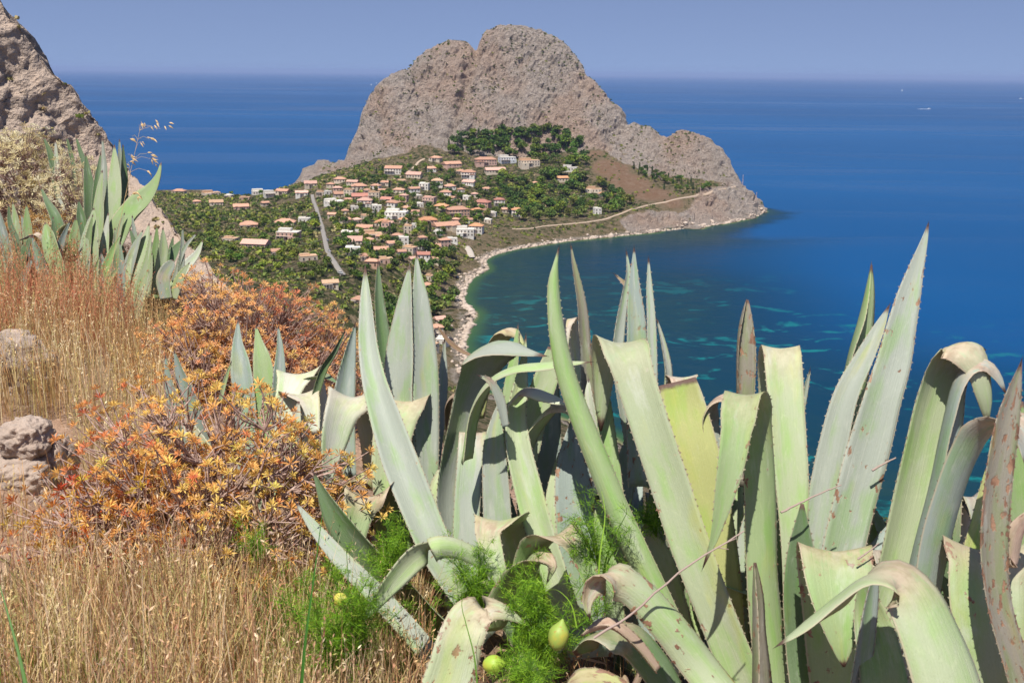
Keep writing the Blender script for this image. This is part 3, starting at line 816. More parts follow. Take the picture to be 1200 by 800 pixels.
leaf(L3, [(195,350,14,7.2),(192,325,16),(200,310,12),(203,305,4)], 0, .2, 'g', .2, spine=False)
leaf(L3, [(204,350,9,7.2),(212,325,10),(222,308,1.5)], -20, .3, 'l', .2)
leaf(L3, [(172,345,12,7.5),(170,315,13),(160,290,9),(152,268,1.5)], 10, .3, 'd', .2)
L4 = agave('agave', 80, 225, 9.6, 'farthest agave of the left clump, only its dark leaf tips above the pale shrub')
L4['group'] = g8
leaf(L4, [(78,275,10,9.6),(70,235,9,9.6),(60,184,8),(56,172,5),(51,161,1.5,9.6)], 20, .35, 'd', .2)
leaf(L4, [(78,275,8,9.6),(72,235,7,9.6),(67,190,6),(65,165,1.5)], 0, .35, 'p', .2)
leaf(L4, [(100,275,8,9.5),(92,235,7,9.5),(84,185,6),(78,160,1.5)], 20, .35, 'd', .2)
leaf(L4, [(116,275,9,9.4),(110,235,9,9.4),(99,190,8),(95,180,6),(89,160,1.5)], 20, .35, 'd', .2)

# inner and outer leaves packed between the drawn ones
fr = np.random.RandomState(91)
for i in range(96):
    x0 = fr.uniform(470, 1130); t_ = (x0 - 470) / 660.0
    d0 = 4.25 - 1.2 * t_ + fr.uniform(-.1, .35)
    pl = min((A, B, E, Fp, Gp), key=lambda q: abs(pxy_(q) - x0))
    tipy = fr.uniform(500, 690) + (40 if x0 > 900 else 0)
    dx = fr.normal(0, 46); w_ = fr.uniform(24, 44)
    by = 790
    pts = [(x0, by, w_ * .9, d0), (x0 + dx * .25, by - (by - tipy) * .4, w_, d0 + .05), (x0 + dx * .55, by - (by - tipy) * .72, w_ * .75, d0 + .1), (x0 + dx, tipy, 1.5, d0 + fr.uniform(.0, .25))]
    if fr.uniform() < .3:
        pts[-1:] = [(x0 + dx * .8, tipy + 6, w_ * .7, d0 + .05), (x0 + dx * 1.0, tipy + 6, w_ * .62, d0 - .05), (x0 + dx * 1.25, tipy + 60, w_ * .3, d0 - .1), (x0 + dx * 1.35, tipy + 95, 1.5, d0 - .12)]
        ch = -.2
    else: ch = fr.uniform(.2, .45)
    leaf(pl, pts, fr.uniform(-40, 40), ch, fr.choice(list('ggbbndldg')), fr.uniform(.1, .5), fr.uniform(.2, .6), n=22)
for i in range(30):
    x0 = fr.uniform(10, 215); pl = min((L1, L2, L3), key=lambda q: abs(pxy_(q) - x0))
    d0 = fr.uniform(7.3, 8.3); tipy = fr.uniform(248, 305) + (20 if x0 > 150 else 0); dx = fr.normal(0, 16); w_ = fr.uniform(9, 15)
    leaf(pl, [(x0, 350, w_ * .9, d0), (x0 + dx * .25, 350 - (350 - tipy) * .45, w_, d0), (x0 + dx * .6, 350 - (350 - tipy) * .75, w_ * .7, d0), (x0 + dx, tipy, 1.5, d0)], fr.uniform(-45, 45), fr.uniform(.2, .45), fr.choice(list('gbndlbd')), .25, .5, n=18)
'''
# ------------------------------------------------------------------ the ground at the photographer's feet
NG = np.array([(-1.6, 1.0, -1.5), (1.6, 1.0, -1.9), (-4, 1, -1.3), (4, 1, -2.0), (-1.5, 2, -1.62), (0, 2, -1.85), (1.5, 2, -2.1), (3, 2, -2.2), (-3, 3, -1.55), (-1.7, 3.3, -1.72), (-2, 4, -1.75), (0, 4, -2.25), (2, 4, -2.45), (4, 4, -2.5),
               (-3, 6, -1.72), (-1, 6, -2.25), (1, 6, -2.95), (3, 6, -3.7), (5, 6, -3.8), (-4.5, 8, -1.55), (-2.6, 8, -2.0), (0, 9, -4.0), (3, 8, -4.9), (5.5, 8, -5.0),
               (-6, 11, -1.25), (-4, 11, -2.3), (0, 13, -7.0), (4, 13, -8.5), (8, 10, -6.5), (-10, 11, -.2), (-9, 6, -.6), (-8, 1, -.4), (8, 2, -2.6), (8, 6, -4), (-6, 15, -3.5), (-10, 15, -1.6), (0, -3, -1.4), (-8, -3, -.2), (8, -3, -1.8)])
NGM = tps_fit(NG[:, :2] / 3, NG[:, 2], 1e-4)


def near_z(x, y):
    x = np.atleast_1d(np.asarray(x, float)); y = np.atleast_1d(np.asarray(y, float))
    z = tps(NGM, np.column_stack([x, y]) / 3)
    z += fbm(np.column_stack([x * 1.3, y * 1.3, x * 0]), 3) * 0.06
    return H + z


ax_ = np.arange(-10, 9.01, 0.12); ay_ = np.arange(-2.5, 15.01, 0.12)
nx2, ny2 = np.meshgrid(ax_, ay_)
nzv = near_z(nx2.ravel(), ny2.ravel())
nzv += fbm(np.column_stack([nx2.ravel() * 5, ny2.ravel() * 5, nzv * 3]), 3, gain=.6) * .025
i3 = np.arange(nx2.size).reshape(nx2.shape)
f3 = np.stack([i3[:-1, :-1], i3[:-1, 1:], i3[1:, 1:], i3[1:, :-1]], -1).reshape(-1, 4)
t = NT('dry stony soil')
p = t.pos()
n1 = t.noise(p, 2.2, 6, .65); n2 = t.noise(p, 14, 6, .7); v = t.voro(p, 22)
col = t.mix(t.step(n1, .4, .62), (0.34, 0.22, 0.15), (0.22, 0.145, 0.09))
col = t.mix(t.step(n2, .55, .7, 0, .8), col, (0.46, 0.34, 0.26))
col = t.mix(t.step(v.outputs['Distance'], .1, .35, .5, 0), col, (0.42, 0.31, 0.24))
t.bump(t.math('ADD', n2, t.math('MULTIPLY', v.outputs['Distance'], -.6)), .9, .03)
me = mesh('ground', np.column_stack([nx2.ravel(), ny2.ravel(), nzv]), f3, t.set(col, .95, .1), smooth=True)
tag(obj('ground', me), 'dry pinkish soil of the slope under the grass and agaves', 'ground', kind='structure')

# ------------------------------------------------------------------ rock slope on the left, some ninety metres off
CREST = [(-70, -110, 88), (-25, -50, 89), (4, 3, 90), (14, 22, 90), (24, 31, 90), (35, 48, 90.5), (46, 60, 91), (57, 76, 91), (67, 86, 91), (78, 95, 91.5), (87, 102, 92), (95, 119, 92), (103, 128, 92), (112, 143, 92.5), (122, 153, 93), (130, 167, 93), (138, 184, 93),
         (150, 193, 92), (163, 212, 90), (178, 230, 88), (192, 246, 86), (204, 262, 84), (216, 278, 82), (232, 296, 80), (252, 318, 78), (280, 345, 76), (330, 395, 74)]
cw = np.array([W(*c) for c in CREST])
tt = np.concatenate([[0], np.cumsum(np.linalg.norm(np.diff(cw, axis=0), axis=1))])
U = np.linspace(0, tt[-1], 260)
crest = np.stack([np.interp(U, tt, cw[:, k]) for k in range(3)], 1)
vv = np.concatenate([-np.linspace(1, 0, 40)[:-1] ** 1.4, np.linspace(0, 1, 200) ** 1.1])
rows = []
for v_ in vv:
    if v_ >= 0:
        off = np.array((-30.0, -42.0, -13.0)) * v_
        off[2] -= 9 * v_ * (1 - v_)
    else:
        off = np.array((9.0, 40.0, -46.0)) * (-v_)
    rows.append(crest + off)
CV = np.array(rows)
nr, nc = CV.shape[:2]
du = np.gradient(CV, axis=1); dv = np.gradient(CV, axis=0)
cn = np.cross(du, dv); cn /= np.linalg.norm(cn, axis=2)[:, :, None]
cn = cn.reshape(-1, 3); CVf = CV.reshape(-1, 3)
if cn[nr // 2 * nc + nc // 2][1] > 0: cn = -cn
rel = (fbm(CVf / np.array([9, 9, 12.]), 3, ridged=True) - .9) * 1.3 + (fbm(CVf / np.array([2.6, 2.6, 3.6]), 3, gain=.62, ridged=True) - .8) * .62 + fbm(CVf / .8, 2) * .26
w1_, c1_ = worley(CVf / np.array([3.2, 3.2, 4.2]) + fbm(CVf / 3, 2)[:, None] * .3)
w2_, c2_ = worley(CVf / np.array([1.3, 1.3, 1.7]) + fbm(CVf, 2)[:, None] * .3, 9)
w3_, c3_ = worley(CVf / .62, 4)
rel = rel * .3 + (c1_ - .5) * .75 + (c2_ - .5) * .62 + (c3_ - .5) * .36 - w1_ * .25 - w2_ * .25
rel -= 0.35
fade = np.repeat(np.clip(np.abs(vv) * 16, .45, 1), nc)
CVf = CVf + cn * (rel * fade)[:, None]
i4 = np.arange(nr * nc).reshape(nr, nc)
f4 = np.stack([i4[:-1, :-1], i4[:-1, 1:], i4[1:, 1:], i4[1:, :-1]], -1).reshape(-1, 4)
m_rock('cliff limestone', (0.48, 0.37, 0.29), (0.40, 0.315, 0.255), (0.27, 0.20, 0.16), 2.6, 0.8, .3)
me = mesh('cliff', CVf, f4, MAT['cliff limestone'], smooth=False)
tag(obj('rocky_hillside', me), 'steep craggy pinkish limestone slope falling towards the sea', 'hillside', kind='structure')

# ------------------------------------------------------------------ agaves
def make_leaf_mat():
    t = NT('agave leaf')
    uv = t.uv()
    rnd = t.info('Random')
    sx = t.new('ShaderNodeSeparateXYZ'); t.l.new(uv, sx.inputs[0])
    s, l = sx.outputs[0], sx.outputs[1]
    w = t.math('MULTIPLY', rnd, 37.0)
    tip = t.attr('tip'); bend = t.attr('bend')
    base = t.info('Color'); scar_amt = t.info('Alpha')
    big = t.noise(t.mapping(uv, (2.2, 5, 1)), 1.0, 3, .55, w=w)
    str1 = t.noise(t.mapping(uv, (26, 2.2, 1)), 1.0, 4, .6, w=w)
    str2 = t.noise(t.mapping(uv, (80, 5, 1)), 1.0, 3, .6, w=w)
    spot = t.noise(t.mapping(uv, (5, 26, 1)), 1.0, 4, .6, w=w)
    wear = t.noise(t.mapping(uv, (4, 18, 1)), 1.0, 5, .65, w=t.math('ADD', w, 9.0))
    # waxy bloom rubbed off in bands: greener where it is gone
    green = t.mix(1.0, base, (0.80, 1.04, 0.58), 'MULTIPLY')
    col = t.mix(t.step(big, .46, .66, 0, .8), base, green)
    col = t.mix(t.step(str1, .52, .72, 0, .35), col, t.mix(1.0, base, (1.25, 1.2, 1.2), 'MULTIPLY'))
    col = t.mix(t.step(str2, .5, .8, 0, .25), col, t.mix(1.0, base, (0.7, .75, .65), 'MULTIPLY'))
    ed = t.math('ABSOLUTE', t.math('SUBTRACT', s, .5))
    # imprints left by the teeth of the neighbouring leaf in the bud
    ph = t.math('ADD', t.math('MULTIPLY', t.math('ADD', l, t.math('MULTIPLY', ed, -.16)), 7.5), t.math('MULTIPLY', big, 1.6))
    imp = t.math('ABSOLUTE', t.math('SUBTRACT', t.math('FRACT', t.math('ADD', ph, w)), .5))
    im = t.math('MULTIPLY', t.step(imp, .07, .015), t.step(ed, .44, .30))
    col = t.mix(t.math('MULTIPLY', im, t.step(str1, .4, .62, .0, .32)), col, t.mix(1.0, base, (1.3, 1.26, 1.25), 'MULTIPLY'))
    dust = t.noise(t.mapping(uv, (34, 120, 1)), 1.0, 4, .7, w=w)
    col = t.mix(t.step(dust, .58, .72, 0, .45), col, t.mix(1.0, base, (.62, .62, .55), 'MULTIPLY'))
    col = t.mix(t.step(dust, .42, .28, 0, .3), col, (0.50, 0.48, 0.40))
    edge = t.step(t.math('ADD', ed, t.math('MULTIPLY', t.math('SUBTRACT', str2, .5), .02)), .465, .49)
    col = t.mix(t.math('MULTIPLY', edge, .7), col, (0.42, 0.36, 0.25))
    # corky scars
    near_edge = t.math('MULTIPLY', t.step(ed, .25, .5), .07)
    sc = t.step(t.math('ADD', t.math('ADD', spot, near_edge), t.math('MULTIPLY', scar_amt, .24)), .79, .83)
    rim = t.step(t.math('ADD', t.math('ADD', spot, near_edge), t.math('MULTIPLY', scar_amt, .18)), .75, .79)
    col = t.mix(t.math('MULTIPLY', rim, .7), col, (0.50, 0.40, 0.26))
    col = t.mix(sc, col, t.mix(t.step(wear, .4, .6), (0.30, 0.17, 0.10), (0.17, 0.085, 0.05)))
    col = t.mix(t.step(wear, .66, .74, 0, .5), col, (0.46, 0.42, 0.32))
    # old creases are worn pinkish brown
    cr = t.math('MULTIPLY', bend, t.step(t.math('ADD', wear, t.math('MULTIPLY', str1, .4)), .50, .70))
    col = t.mix(t.math('MULTIPLY', cr, .85), col, t.mix(t.step(spot, .4, .6), (0.47, 0.34, 0.25), (0.33, 0.21, 0.15)))
    # sun-yellowed stretches
    yel = t.noise(t.mapping(uv, (1.5, 3.2, 1)), 1.0, 3, .5, w=t.math('ADD', w, 21.0))
    col = t.mix(t.step(yel, .56, .74, 0, .55), col, t.mix(1.0, base, (1.22, 1.12, .5), 'MULTIPLY'))
    pale = t.noise(t.mapping(uv, (2.5, 6, 1)), 1.0, 4, .6, w=t.math('ADD', w, 33.0))
    col = t.mix(t.step(pale, .55, .75, 0, .5), col, (0.46, 0.47, 0.40))
    # dry tip
    tp = t.step(t.math('ADD', tip, t.math('MULTIPLY', t.math('SUBTRACT', wear, .5), .05)), .955, .985)
    col = t.mix(tp, col, (0.10, 0.055, 0.04))
    t.bump(t.math('ADD', t.math('MULTIPLY', str1, .6), t.math('SUBTRACT', t.math('ADD', t.math('MULTIPLY', str2, .3), t.math('MULTIPLY', dust, .35)), t.math('MULTIPLY', sc, .8))), .5, .006)
    rough = t.math('ADD', .50, t.math('MULTIPLY', dust, .25))
    return t.set(col, rough, .4)


LEAF = make_leaf_mat()
t = NT('agave spine')
SPINE = t.set((0.045, 0.025, 0.022), .5, .4)
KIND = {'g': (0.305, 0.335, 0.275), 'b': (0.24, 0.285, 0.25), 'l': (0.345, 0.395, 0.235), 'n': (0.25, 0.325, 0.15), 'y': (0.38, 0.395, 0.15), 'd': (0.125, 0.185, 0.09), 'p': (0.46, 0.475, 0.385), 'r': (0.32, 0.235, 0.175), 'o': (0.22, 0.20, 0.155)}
leaf_rng = np.random.RandomState(5)


def catmull(P, n):
    P = np.asarray(P, float)
    seg = np.linalg.norm(np.diff(P[:, :3], axis=0), axis=1)
    tk = np.concatenate([[0], np.cumsum(np.maximum(seg, 1e-5) ** .6)])
    T = np.linspace(0, tk[-1], n)
    E = np.vstack([2 * P[0] - P[1], P, 2 * P[-1] - P[-2]])
    te = np.concatenate([[2 * tk[0] - tk[1]], tk, [2 * tk[-1] - tk[-2]]])
    out = []
    for x in T:
        i = int(np.clip(np.searchsorted(te, x, side='right') - 1, 1, len(te) - 3))
        t0, t1, t2, t3 = te[i - 1:i + 3]
        p0, p1, p2, p3 = E[i - 1:i + 3]
        A1 = (t1 - x) / (t1 - t0) * p0 + (x - t0) / (t1 - t0) * p1
        A2 = (t2 - x) / (t2 - t1) * p1 + (x - t1) / (t2 - t1) * p2
        A3 = (t3 - x) / (t3 - t2) * p2 + (x - t2) / (t3 - t2) * p3
        B1 = (t2 - x) / (t2 - t0) * A1 + (x - t0) / (t2 - t0) * A2
        B2 = (t3 - x) / (t3 - t1) * A2 + (x - t1) / (t3 - t1) * A3
        out.append((t2 - x) / (t2 - t1) * B1 + (x - t1) / (t2 - t1) * B2)
    return np.array(out)


def ribbon(name, cen, wid, yaw, chan, org, thick=0.011, teeth=True, fold=0.35, twist=0.0):
    """one fleshy leaf: cen centre line, wid full widths, yaw of the flat axis (rad, base to tip), chan depth of the channel"""
    n = len(cen)
    tan = np.gradient(cen, axis=0)
    tan /= np.linalg.norm(tan, axis=1)[:, None]
    side = np.stack([np.cos(yaw), np.sin(yaw), np.zeros(n)], 1)
    side -= tan * (side * tan).sum(1)[:, None]
    side /= np.linalg.norm(side, axis=1)[:, None] + 1e-9
    for _ in range(2):
        side[1:-1] = (side[:-2] + 2 * side[1:-1] + side[2:]) / 4
        side -= tan * (side * tan).sum(1)[:, None]
        side /= np.linalg.norm(side, axis=1)[:, None]
    nor = np.cross(side, tan)
    K = 9
    ss = np.linspace(-1, 1, K)
    # V in the middle softening to a U
    prof = (1 - fold) * ss ** 2 + fold * np.abs(ss)
    arc = np.concatenate([[0], np.cumsum(np.linalg.norm(np.diff(cen, axis=0), axis=1))])
    ripple = 0.035 * np.sin(arc * 19 + leaf_rng.uniform(0, 6))[:, None] * np.sign(ss)[None] * (np.abs(ss) ** 3)[None] + 0.025 * np.sin(arc * 11 + leaf_rng.uniform(0, 6))[:, None] * (ss ** 2)[None]
    hw = wid[:, None] / 2
    inw = 1 - 0.25 * abs(chan) * np.abs(ss)[None]
    top = cen[:, None] + side[:, None] * (hw * ss[None] * inw)[:, :, None] + nor[:, None] * (hw * (chan * prof[None] + ripple))[:, :, None]
    th = np.minimum(thick, wid * .16)[:, None] * (1 - 0.88 * np.abs(ss)[None] ** 2.2)
    sg = -1.0 if chan >= 0 else 1.0
    bot = top + nor[:, None] * (sg * th)[:, :, None]
    vt = np.concatenate([top.reshape(-1, 3), bot.reshape(-1, 3)])
    q = np.arange(n * K).reshape(n, K)
    fa = np.stack([q[:-1, :-1], q[:-1, 1:], q[1:, 1:], q[1:, :-1]], -1).reshape(-1, 4)
    fb = fa[:, ::-1] + n * K
    faces = [tuple(f) for f in fa] + [tuple(f) for f in fb]
    o = n * K
    for k in (0, K - 1):
        for i in range(n - 1):
            f = (q[i, k], q[i + 1, k], q[i + 1, k] + o, q[i, k] + o)
            faces.append(f if k == 0 else f[::-1])
    faces.append(tuple(q[0, ::-1]) + tuple(q[0, :] + o))
    faces.append(tuple(q[-1, :]) + tuple(q[-1, ::-1] + o))
    tip = np.tile(np.repeat(np.linspace(0, 1, n), K), 2)
    uvs = np.column_stack([np.tile(np.tile(ss * .5 + .5, n), 2), np.tile(np.repeat(arc, K), 2)])
    vt = list(vt); tip = list(tip); uvs = list(uvs)
    if teeth:
        step = 0.026
        for k, sgn in ((0, -1), (K - 1, 1)):
            a = step * leaf_rng.uniform(.3, 1)
            while a < arc[-1] * .93:
                i = int(np.searchsorted(arc, a)) - 1
                i = min(max(i, 0), n - 2)
                f = (a - arc[i]) / max(arc[i + 1] - arc[i], 1e-6)
                P0 = top[i, k] * (1 - f) + top[i + 1, k] * f
                ln = leaf_rng.uniform(.003, .0062)
                b = len(vt)
                vt += [P0 - tan[i] * .0045 - side[i] * sgn * .002, P0 + tan[i] * .0045 - side[i] * sgn * .002, P0 + side[i] * sgn * ln + tan[i] * leaf_rng.uniform(-.003, .003)]
                tip += [.97] * 3
                uvs += [np.array((0.5 + .495 * sgn, a))] * 3
                faces.append((b, b + 1, b + 2) if sgn > 0 else (b + 1, b, b + 2))
                a += step * leaf_rng.uniform(.7, 1.35)
    vt = np.array(vt) - org
    me = mesh(name, vt, faces, LEAF, smooth=True)
    fattr(me, 'tip', np.array(tip))
    dt = np.linalg.norm(np.gradient(tan, axis=0), axis=1) / np.maximum(np.gradient(arc), 1e-4)
    dt = np.convolve(np.pad(np.clip((dt - 4) / 9, 0, 1), 2, mode='edge'), np.ones(5) / 5, mode='valid')
    bd = np.zeros(len(vt)); bd[:2 * n * K] = np.tile(np.repeat(dt, K), 2)
    fattr(me, 'bend', bd)
    ul = me.uv_layers.new(name='UVMap')
    li = np.empty(len(me.loops), dtype=np.int32)
    me.loops.foreach_get('vertex_index', li)
    ul.data.foreach_set('uv', np.array(uvs, dtype=np.float32)[li].ravel())
    return me, nor, tan, side


def leaf(plant, pts, yaw=0, chan=.35, kind='g', scar=.3, fold=.35, spine=True, n=34, thick=.011):
    pts = [tuple(q) for q in pts]
    ds = [q[3] if len(q) > 3 else None for q in pts]
    ki = [i for i, d in enumerate(ds) if d is not None]
    ds = np.interp(range(len(pts)), ki, [ds[i] for i in ki])
    P = np.array([D(q[0], q[1], d) for q, d in zip(pts, ds)])
    wv = np.array([q[2] * d / F for q, d in zip(pts, ds)])
    A = catmull(np.column_stack([P, wv]), n)
    cen, wid = A[:, :3], np.maximum(A[:, 3], .0008)
    ya = np.radians(np.linspace(*(yaw if isinstance(yaw, tuple) else (yaw, yaw)), n))
    # the traced widths are as seen: undo the foreshortening
    tan = np.gradient(cen, axis=0); tan /= np.linalg.norm(tan, axis=1)[:, None]
    side = np.stack([np.cos(ya), np.sin(ya), np.zeros(n)], 1)
    side -= tan * (side * tan).sum(1)[:, None]; side /= np.linalg.norm(side, axis=1)[:, None] + 1e-9
    view = cen - np.array((0, 0, H)); view /= np.linalg.norm(view, axis=1)[:, None]
    c = np.cross(view, tan); c /= np.linalg.norm(c, axis=1)[:, None] + 1e-9
    fac = np.abs((side * c).sum(1))
    fac = np.convolve(np.pad(fac, 3, mode='edge'), np.ones(7) / 7, mode='valid')
    wid = np.minimum(wid / np.clip(fac, .42, 1), .30)
    org = np.array(plant.location)
    me, nor, tn, sd_ = ribbon('leaf', cen, wid, ya, chan, org, fold=fold, thick=thick)
    o = obj('leaf', me, plant)
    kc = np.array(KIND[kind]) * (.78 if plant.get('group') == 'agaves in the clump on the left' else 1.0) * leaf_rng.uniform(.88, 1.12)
    o.color = (*kc, scar)
    if spine and pts[-1][2] <= 2:
        L = .028
        e = cen[-1] - tn[-1] * .012 - org
        a_ = sd_[-1]; b_ = nor[-1]
        r_ = .0032
        sv = [e + r_ * (math.cos(k * 2.094) * a_ + math.sin(k * 2.094) * b_) for k in range(3)] + [e + tn[-1] * L]
        sm = mesh('spine', sv, [(0, 1, 3), (1, 2, 3), (2, 0, 3), (2, 1, 0)], SPINE)
        obj('spine', sm, o)
    return o


def agave(name, px, py, d, label, group='agave plants on the slope'):
    b = D(px, py, d)
    b[2] = float(near_z(b[0], b[1])[0])
    return empty(name, b, label, 'agave', group)


exec(AGAVES)
# ------------------------------------------------------------------ shrubs, grass and small things of the foreground
def m_tint(name, rough=.7, spec=.2, trans=0.0, attr='tint', obj_tint=False):
    t = NT(name)
    c = t.attr(attr, 'Color')
    if obj_tint:
        c = t.mix(1.0, c, t.info('Color'), 'MULTIPLY')
    m = t.set(c, rough, spec)
    if trans:
        tr = t.new('ShaderNodeBsdfTranslucent')
        t.l.new(c, tr.inputs[0])
        mx = t.new('ShaderNodeMixShader'); mx.inputs[0].default_value = trans
        t.l.new(t.b.outputs[0], mx.inputs[1]); t.l.new(tr.outputs[0], mx.inputs[2])
        t.l.new(mx.outputs[0], t.out.inputs[0])
    return m


M_LEAFLET = m_tint('shrub leaflets', .6, .2, .42)
M_GRASS = m_tint('dry grass blades', .7, .15, .3)
M_GREEN = m_tint('fresh green stems', .55, .3, .25)
t = NT('shrub bark')
n_ = t.noise(t.objco(), 60, 4, .6)
M_BARK = t.set(t.mix(t.step(n_, .4, .65), (0.27, 0.17, 0.14), (0.46, 0.34, 0.28)), .85, .15)


def unit(v):
    return v / (np.linalg.norm(v, axis=-1, keepdims=True) + 1e-9)


def whorls(cen, axis_, L, nl, cols, rng, lo=25, hi=85, wr=.22):
    """little rosettes of narrow folded leaves"""
    N = len(cen)
    ref = np.where(np.abs(axis_[:, 2:3]) > .9, np.array([[1., 0, 0]]), np.array([[0, 0, 1.]]))
    u = unit(np.cross(axis_, ref)); v = np.cross(axis_, u)
    ph = rng.uniform(0, 2 * np.pi, (N, 1)) + np.arange(nl)[None] * 2.399 + rng.normal(0, .15, (N, nl))
    th = np.radians(lo + (hi - lo) * ((np.arange(nl)[None] + .5) / nl) + rng.normal(0, 8, (N, nl)))
    d = np.cos(th)[..., None] * axis_[:, None] + np.sin(th)[..., None] * (np.cos(ph)[..., None] * u[:, None] + np.sin(ph)[..., None] * v[:, None])
    sd = unit(np.cross(d, axis_[:, None]))
    nn = np.cross(sd, d)
    Ll = (L[:, None] * rng.uniform(.7, 1.15, (N, nl)))[..., None]
    b = cen[:, None] + d * Ll * .08
    m = cen[:, None] + d * Ll * .6
    tip = cen[:, None] + d * Ll - axis_[:, None] * Ll * .12
    l = m + sd * Ll * wr * .5 + nn * Ll * .05
    r = m - sd * Ll * wr * .5 + nn * Ll * .05
    V_ = np.stack([b, l, tip, r], 2).reshape(-1, 3)
    k = np.arange(N * nl)[:, None] * 4
    F_ = np.concatenate([k + np.array([[0, 1, 2]]), k + np.array([[0, 2, 3]])])
    cc = np.repeat(cols, nl * 4, 0) * rng.uniform(.8, 1.2, (N * nl, 1)).repeat(4, 0)
    return V_, F_, np.clip(cc, 0, 1)


def tubes(segs, sides=4):
    """segs: list of (p0, p1, r0, r1)"""
    p0 = np.array([s[0] for s in segs]); p1 = np.array([s[1] for s in segs])
    r0 = np.array([s[2] for s in segs]); r1 = np.array([s[3] for s in segs])
    d = unit(p1 - p0)
    ref = np.where(np.abs(d[:, 2:3]) > .9, np.array([[1., 0, 0]]), np.array([[0, 0, 1.]]))
    u = unit(np.cross(d, ref)); v = np.cross(d, u)
    a = np.arange(sides) * 2 * np.pi / sides
    ring = np.cos(a)[None, :, None] * u[:, None] + np.sin(a)[None, :, None] * v[:, None]
    A = p0[:, None] + ring * r0[:, None, None]
    B = p1[:, None] + ring * r1[:, None, None]
    V_ = np.concatenate([A, B], 1).reshape(-1, 3)
    k = np.arange(len(segs))[:, None, None] * 2 * sides
    j = np.arange(sides)
    q = np.stack([j, (j + 1) % sides, (j + 1) % sides + sides, j + sides], -1)[None]
    F_ = (k + q).reshape(-1, 4)
    return V_, F_


def curve_segs(pts, r0, r1):
    pts = np.asarray(pts)
    n = len(pts) - 1
    rr = np.linspace(r0, r1, n + 1)
    return [(pts[i], pts[i + 1], rr[i], rr[i + 1]) for i in range(n)]


def dome_shrub(name, base, rad, label, cat, ntip, L, nl, palette, seed, k1=9, k2=55, group=None, lean=(0, 0, 0), bark=None, wr=.17, stem_r=.011, shell=.55, mapcol=None, lo=12, hi=80):
    rng = np.random.RandomState(seed)
    base = np.asarray(base, float); rad = np.asarray(rad, float)
    root = empty(name, base, label, cat, group)

    def pts(n, f0, f1, zmin=-.05):
        out = []
        while len(out) < n:
            d = rng.normal(size=3); d /= np.linalg.norm(d)
            if d[2] < zmin: continue
            out.append(d * rng.uniform(f0, f1) ** .6)
        out = np.array(out)
        w = out * rad * (1 + .28 * fbm(out * 2.1 + seed, 2)[:, None])
        return w + np.array(lean) * (w[:, 2:3] / rad[2])
    n1 = pts(k1, .2, .3, .1); n2 = pts(k2, .42, .68); tp = pts(ntip, shell, 1.0, -.12)
    segs = []
    for p in n1:
        mid = p * .5 + rng.normal(0, .02, 3) * rad
        segs += curve_segs([np.zeros(3), mid, p], stem_r, stem_r * .72)
    for p in n2:
        q_ = n1[np.argmin(((n1 * 1.6 - p) ** 2).sum(1))]
        mid = (p + q_) / 2 + rng.normal(0, .03, 3) * rad
        segs += curve_segs([q_, mid, p], stem_r * .68, stem_r * .4)
    ax = []
    for p in tp:
        q_ = n2[np.argmin(((n2 * 1.25 - p) ** 2).sum(1))]
        mid = (p + q_) / 2 + rng.normal(0, .025, 3) * rad - np.array((0, 0, .02)) * rad
        segs += curve_segs([q_, mid, p], stem_r * .36, stem_r * .2)
        ax.append(p - mid)
    ax = unit(unit(np.array(ax)) + np.array((0, 0, .35)))
    v_, f_ = tubes(segs)
    obj('branches', mesh('branches', v_, f_, bark or M_BARK, smooth=True), root)
    pal = np.array(palette)
    if mapcol is not None:
        w = mapcol(tp / rad, rng)
    else:
        w = np.clip(.5 + .5 * fbm(tp / rad * 1.5 + seed, 2) + rng.normal(0, .22, len(tp)), 0, .999)
    i = w * (len(pal) - 1)
    a = np.floor(i).astype(int); fr = (i - a)[:, None]
    cols = pal[a] * (1 - fr) + pal[np.minimum(a + 1, len(pal) - 1)] * fr
    LL = L * rng.uniform(.75, 1.2, len(tp))
    v_, f_, c_ = whorls(tp, ax, LL, nl, cols, rng, wr=wr, lo=lo, hi=hi)
    m_ = mesh('crown', v_, f_, M_LEAFLET)
    cattr(m_, 'tint', c_)
    obj('crown', m_, root)
    return root


def at_ground(px, py, d):
    b = D(px, py, d)
    b[2] = float(near_z(b[0], b[1])[0])
    return b


ORANGE = [(0.76, 0.23, 0.11), (0.84, 0.37, 0.14), (0.88, 0.49, 0.16), (0.90, 0.60, 0.18), (0.88, 0.66, 0.18), (0.72, 0.66, 0.18)]
RUST = [(0.74, 0.27, 0.15), (0.82, 0.38, 0.19), (0.88, 0.48, 0.21), (0.90, 0.57, 0.22), (0.86, 0.64, 0.22)]


def front_cols(q, rng):
    return np.clip(.50 + .22 * q[:, 0] - .0 * q[:, 2] + rng.normal(0, .2, len(q)) + .25 * fbm(q * 2, 2), 0, .999)


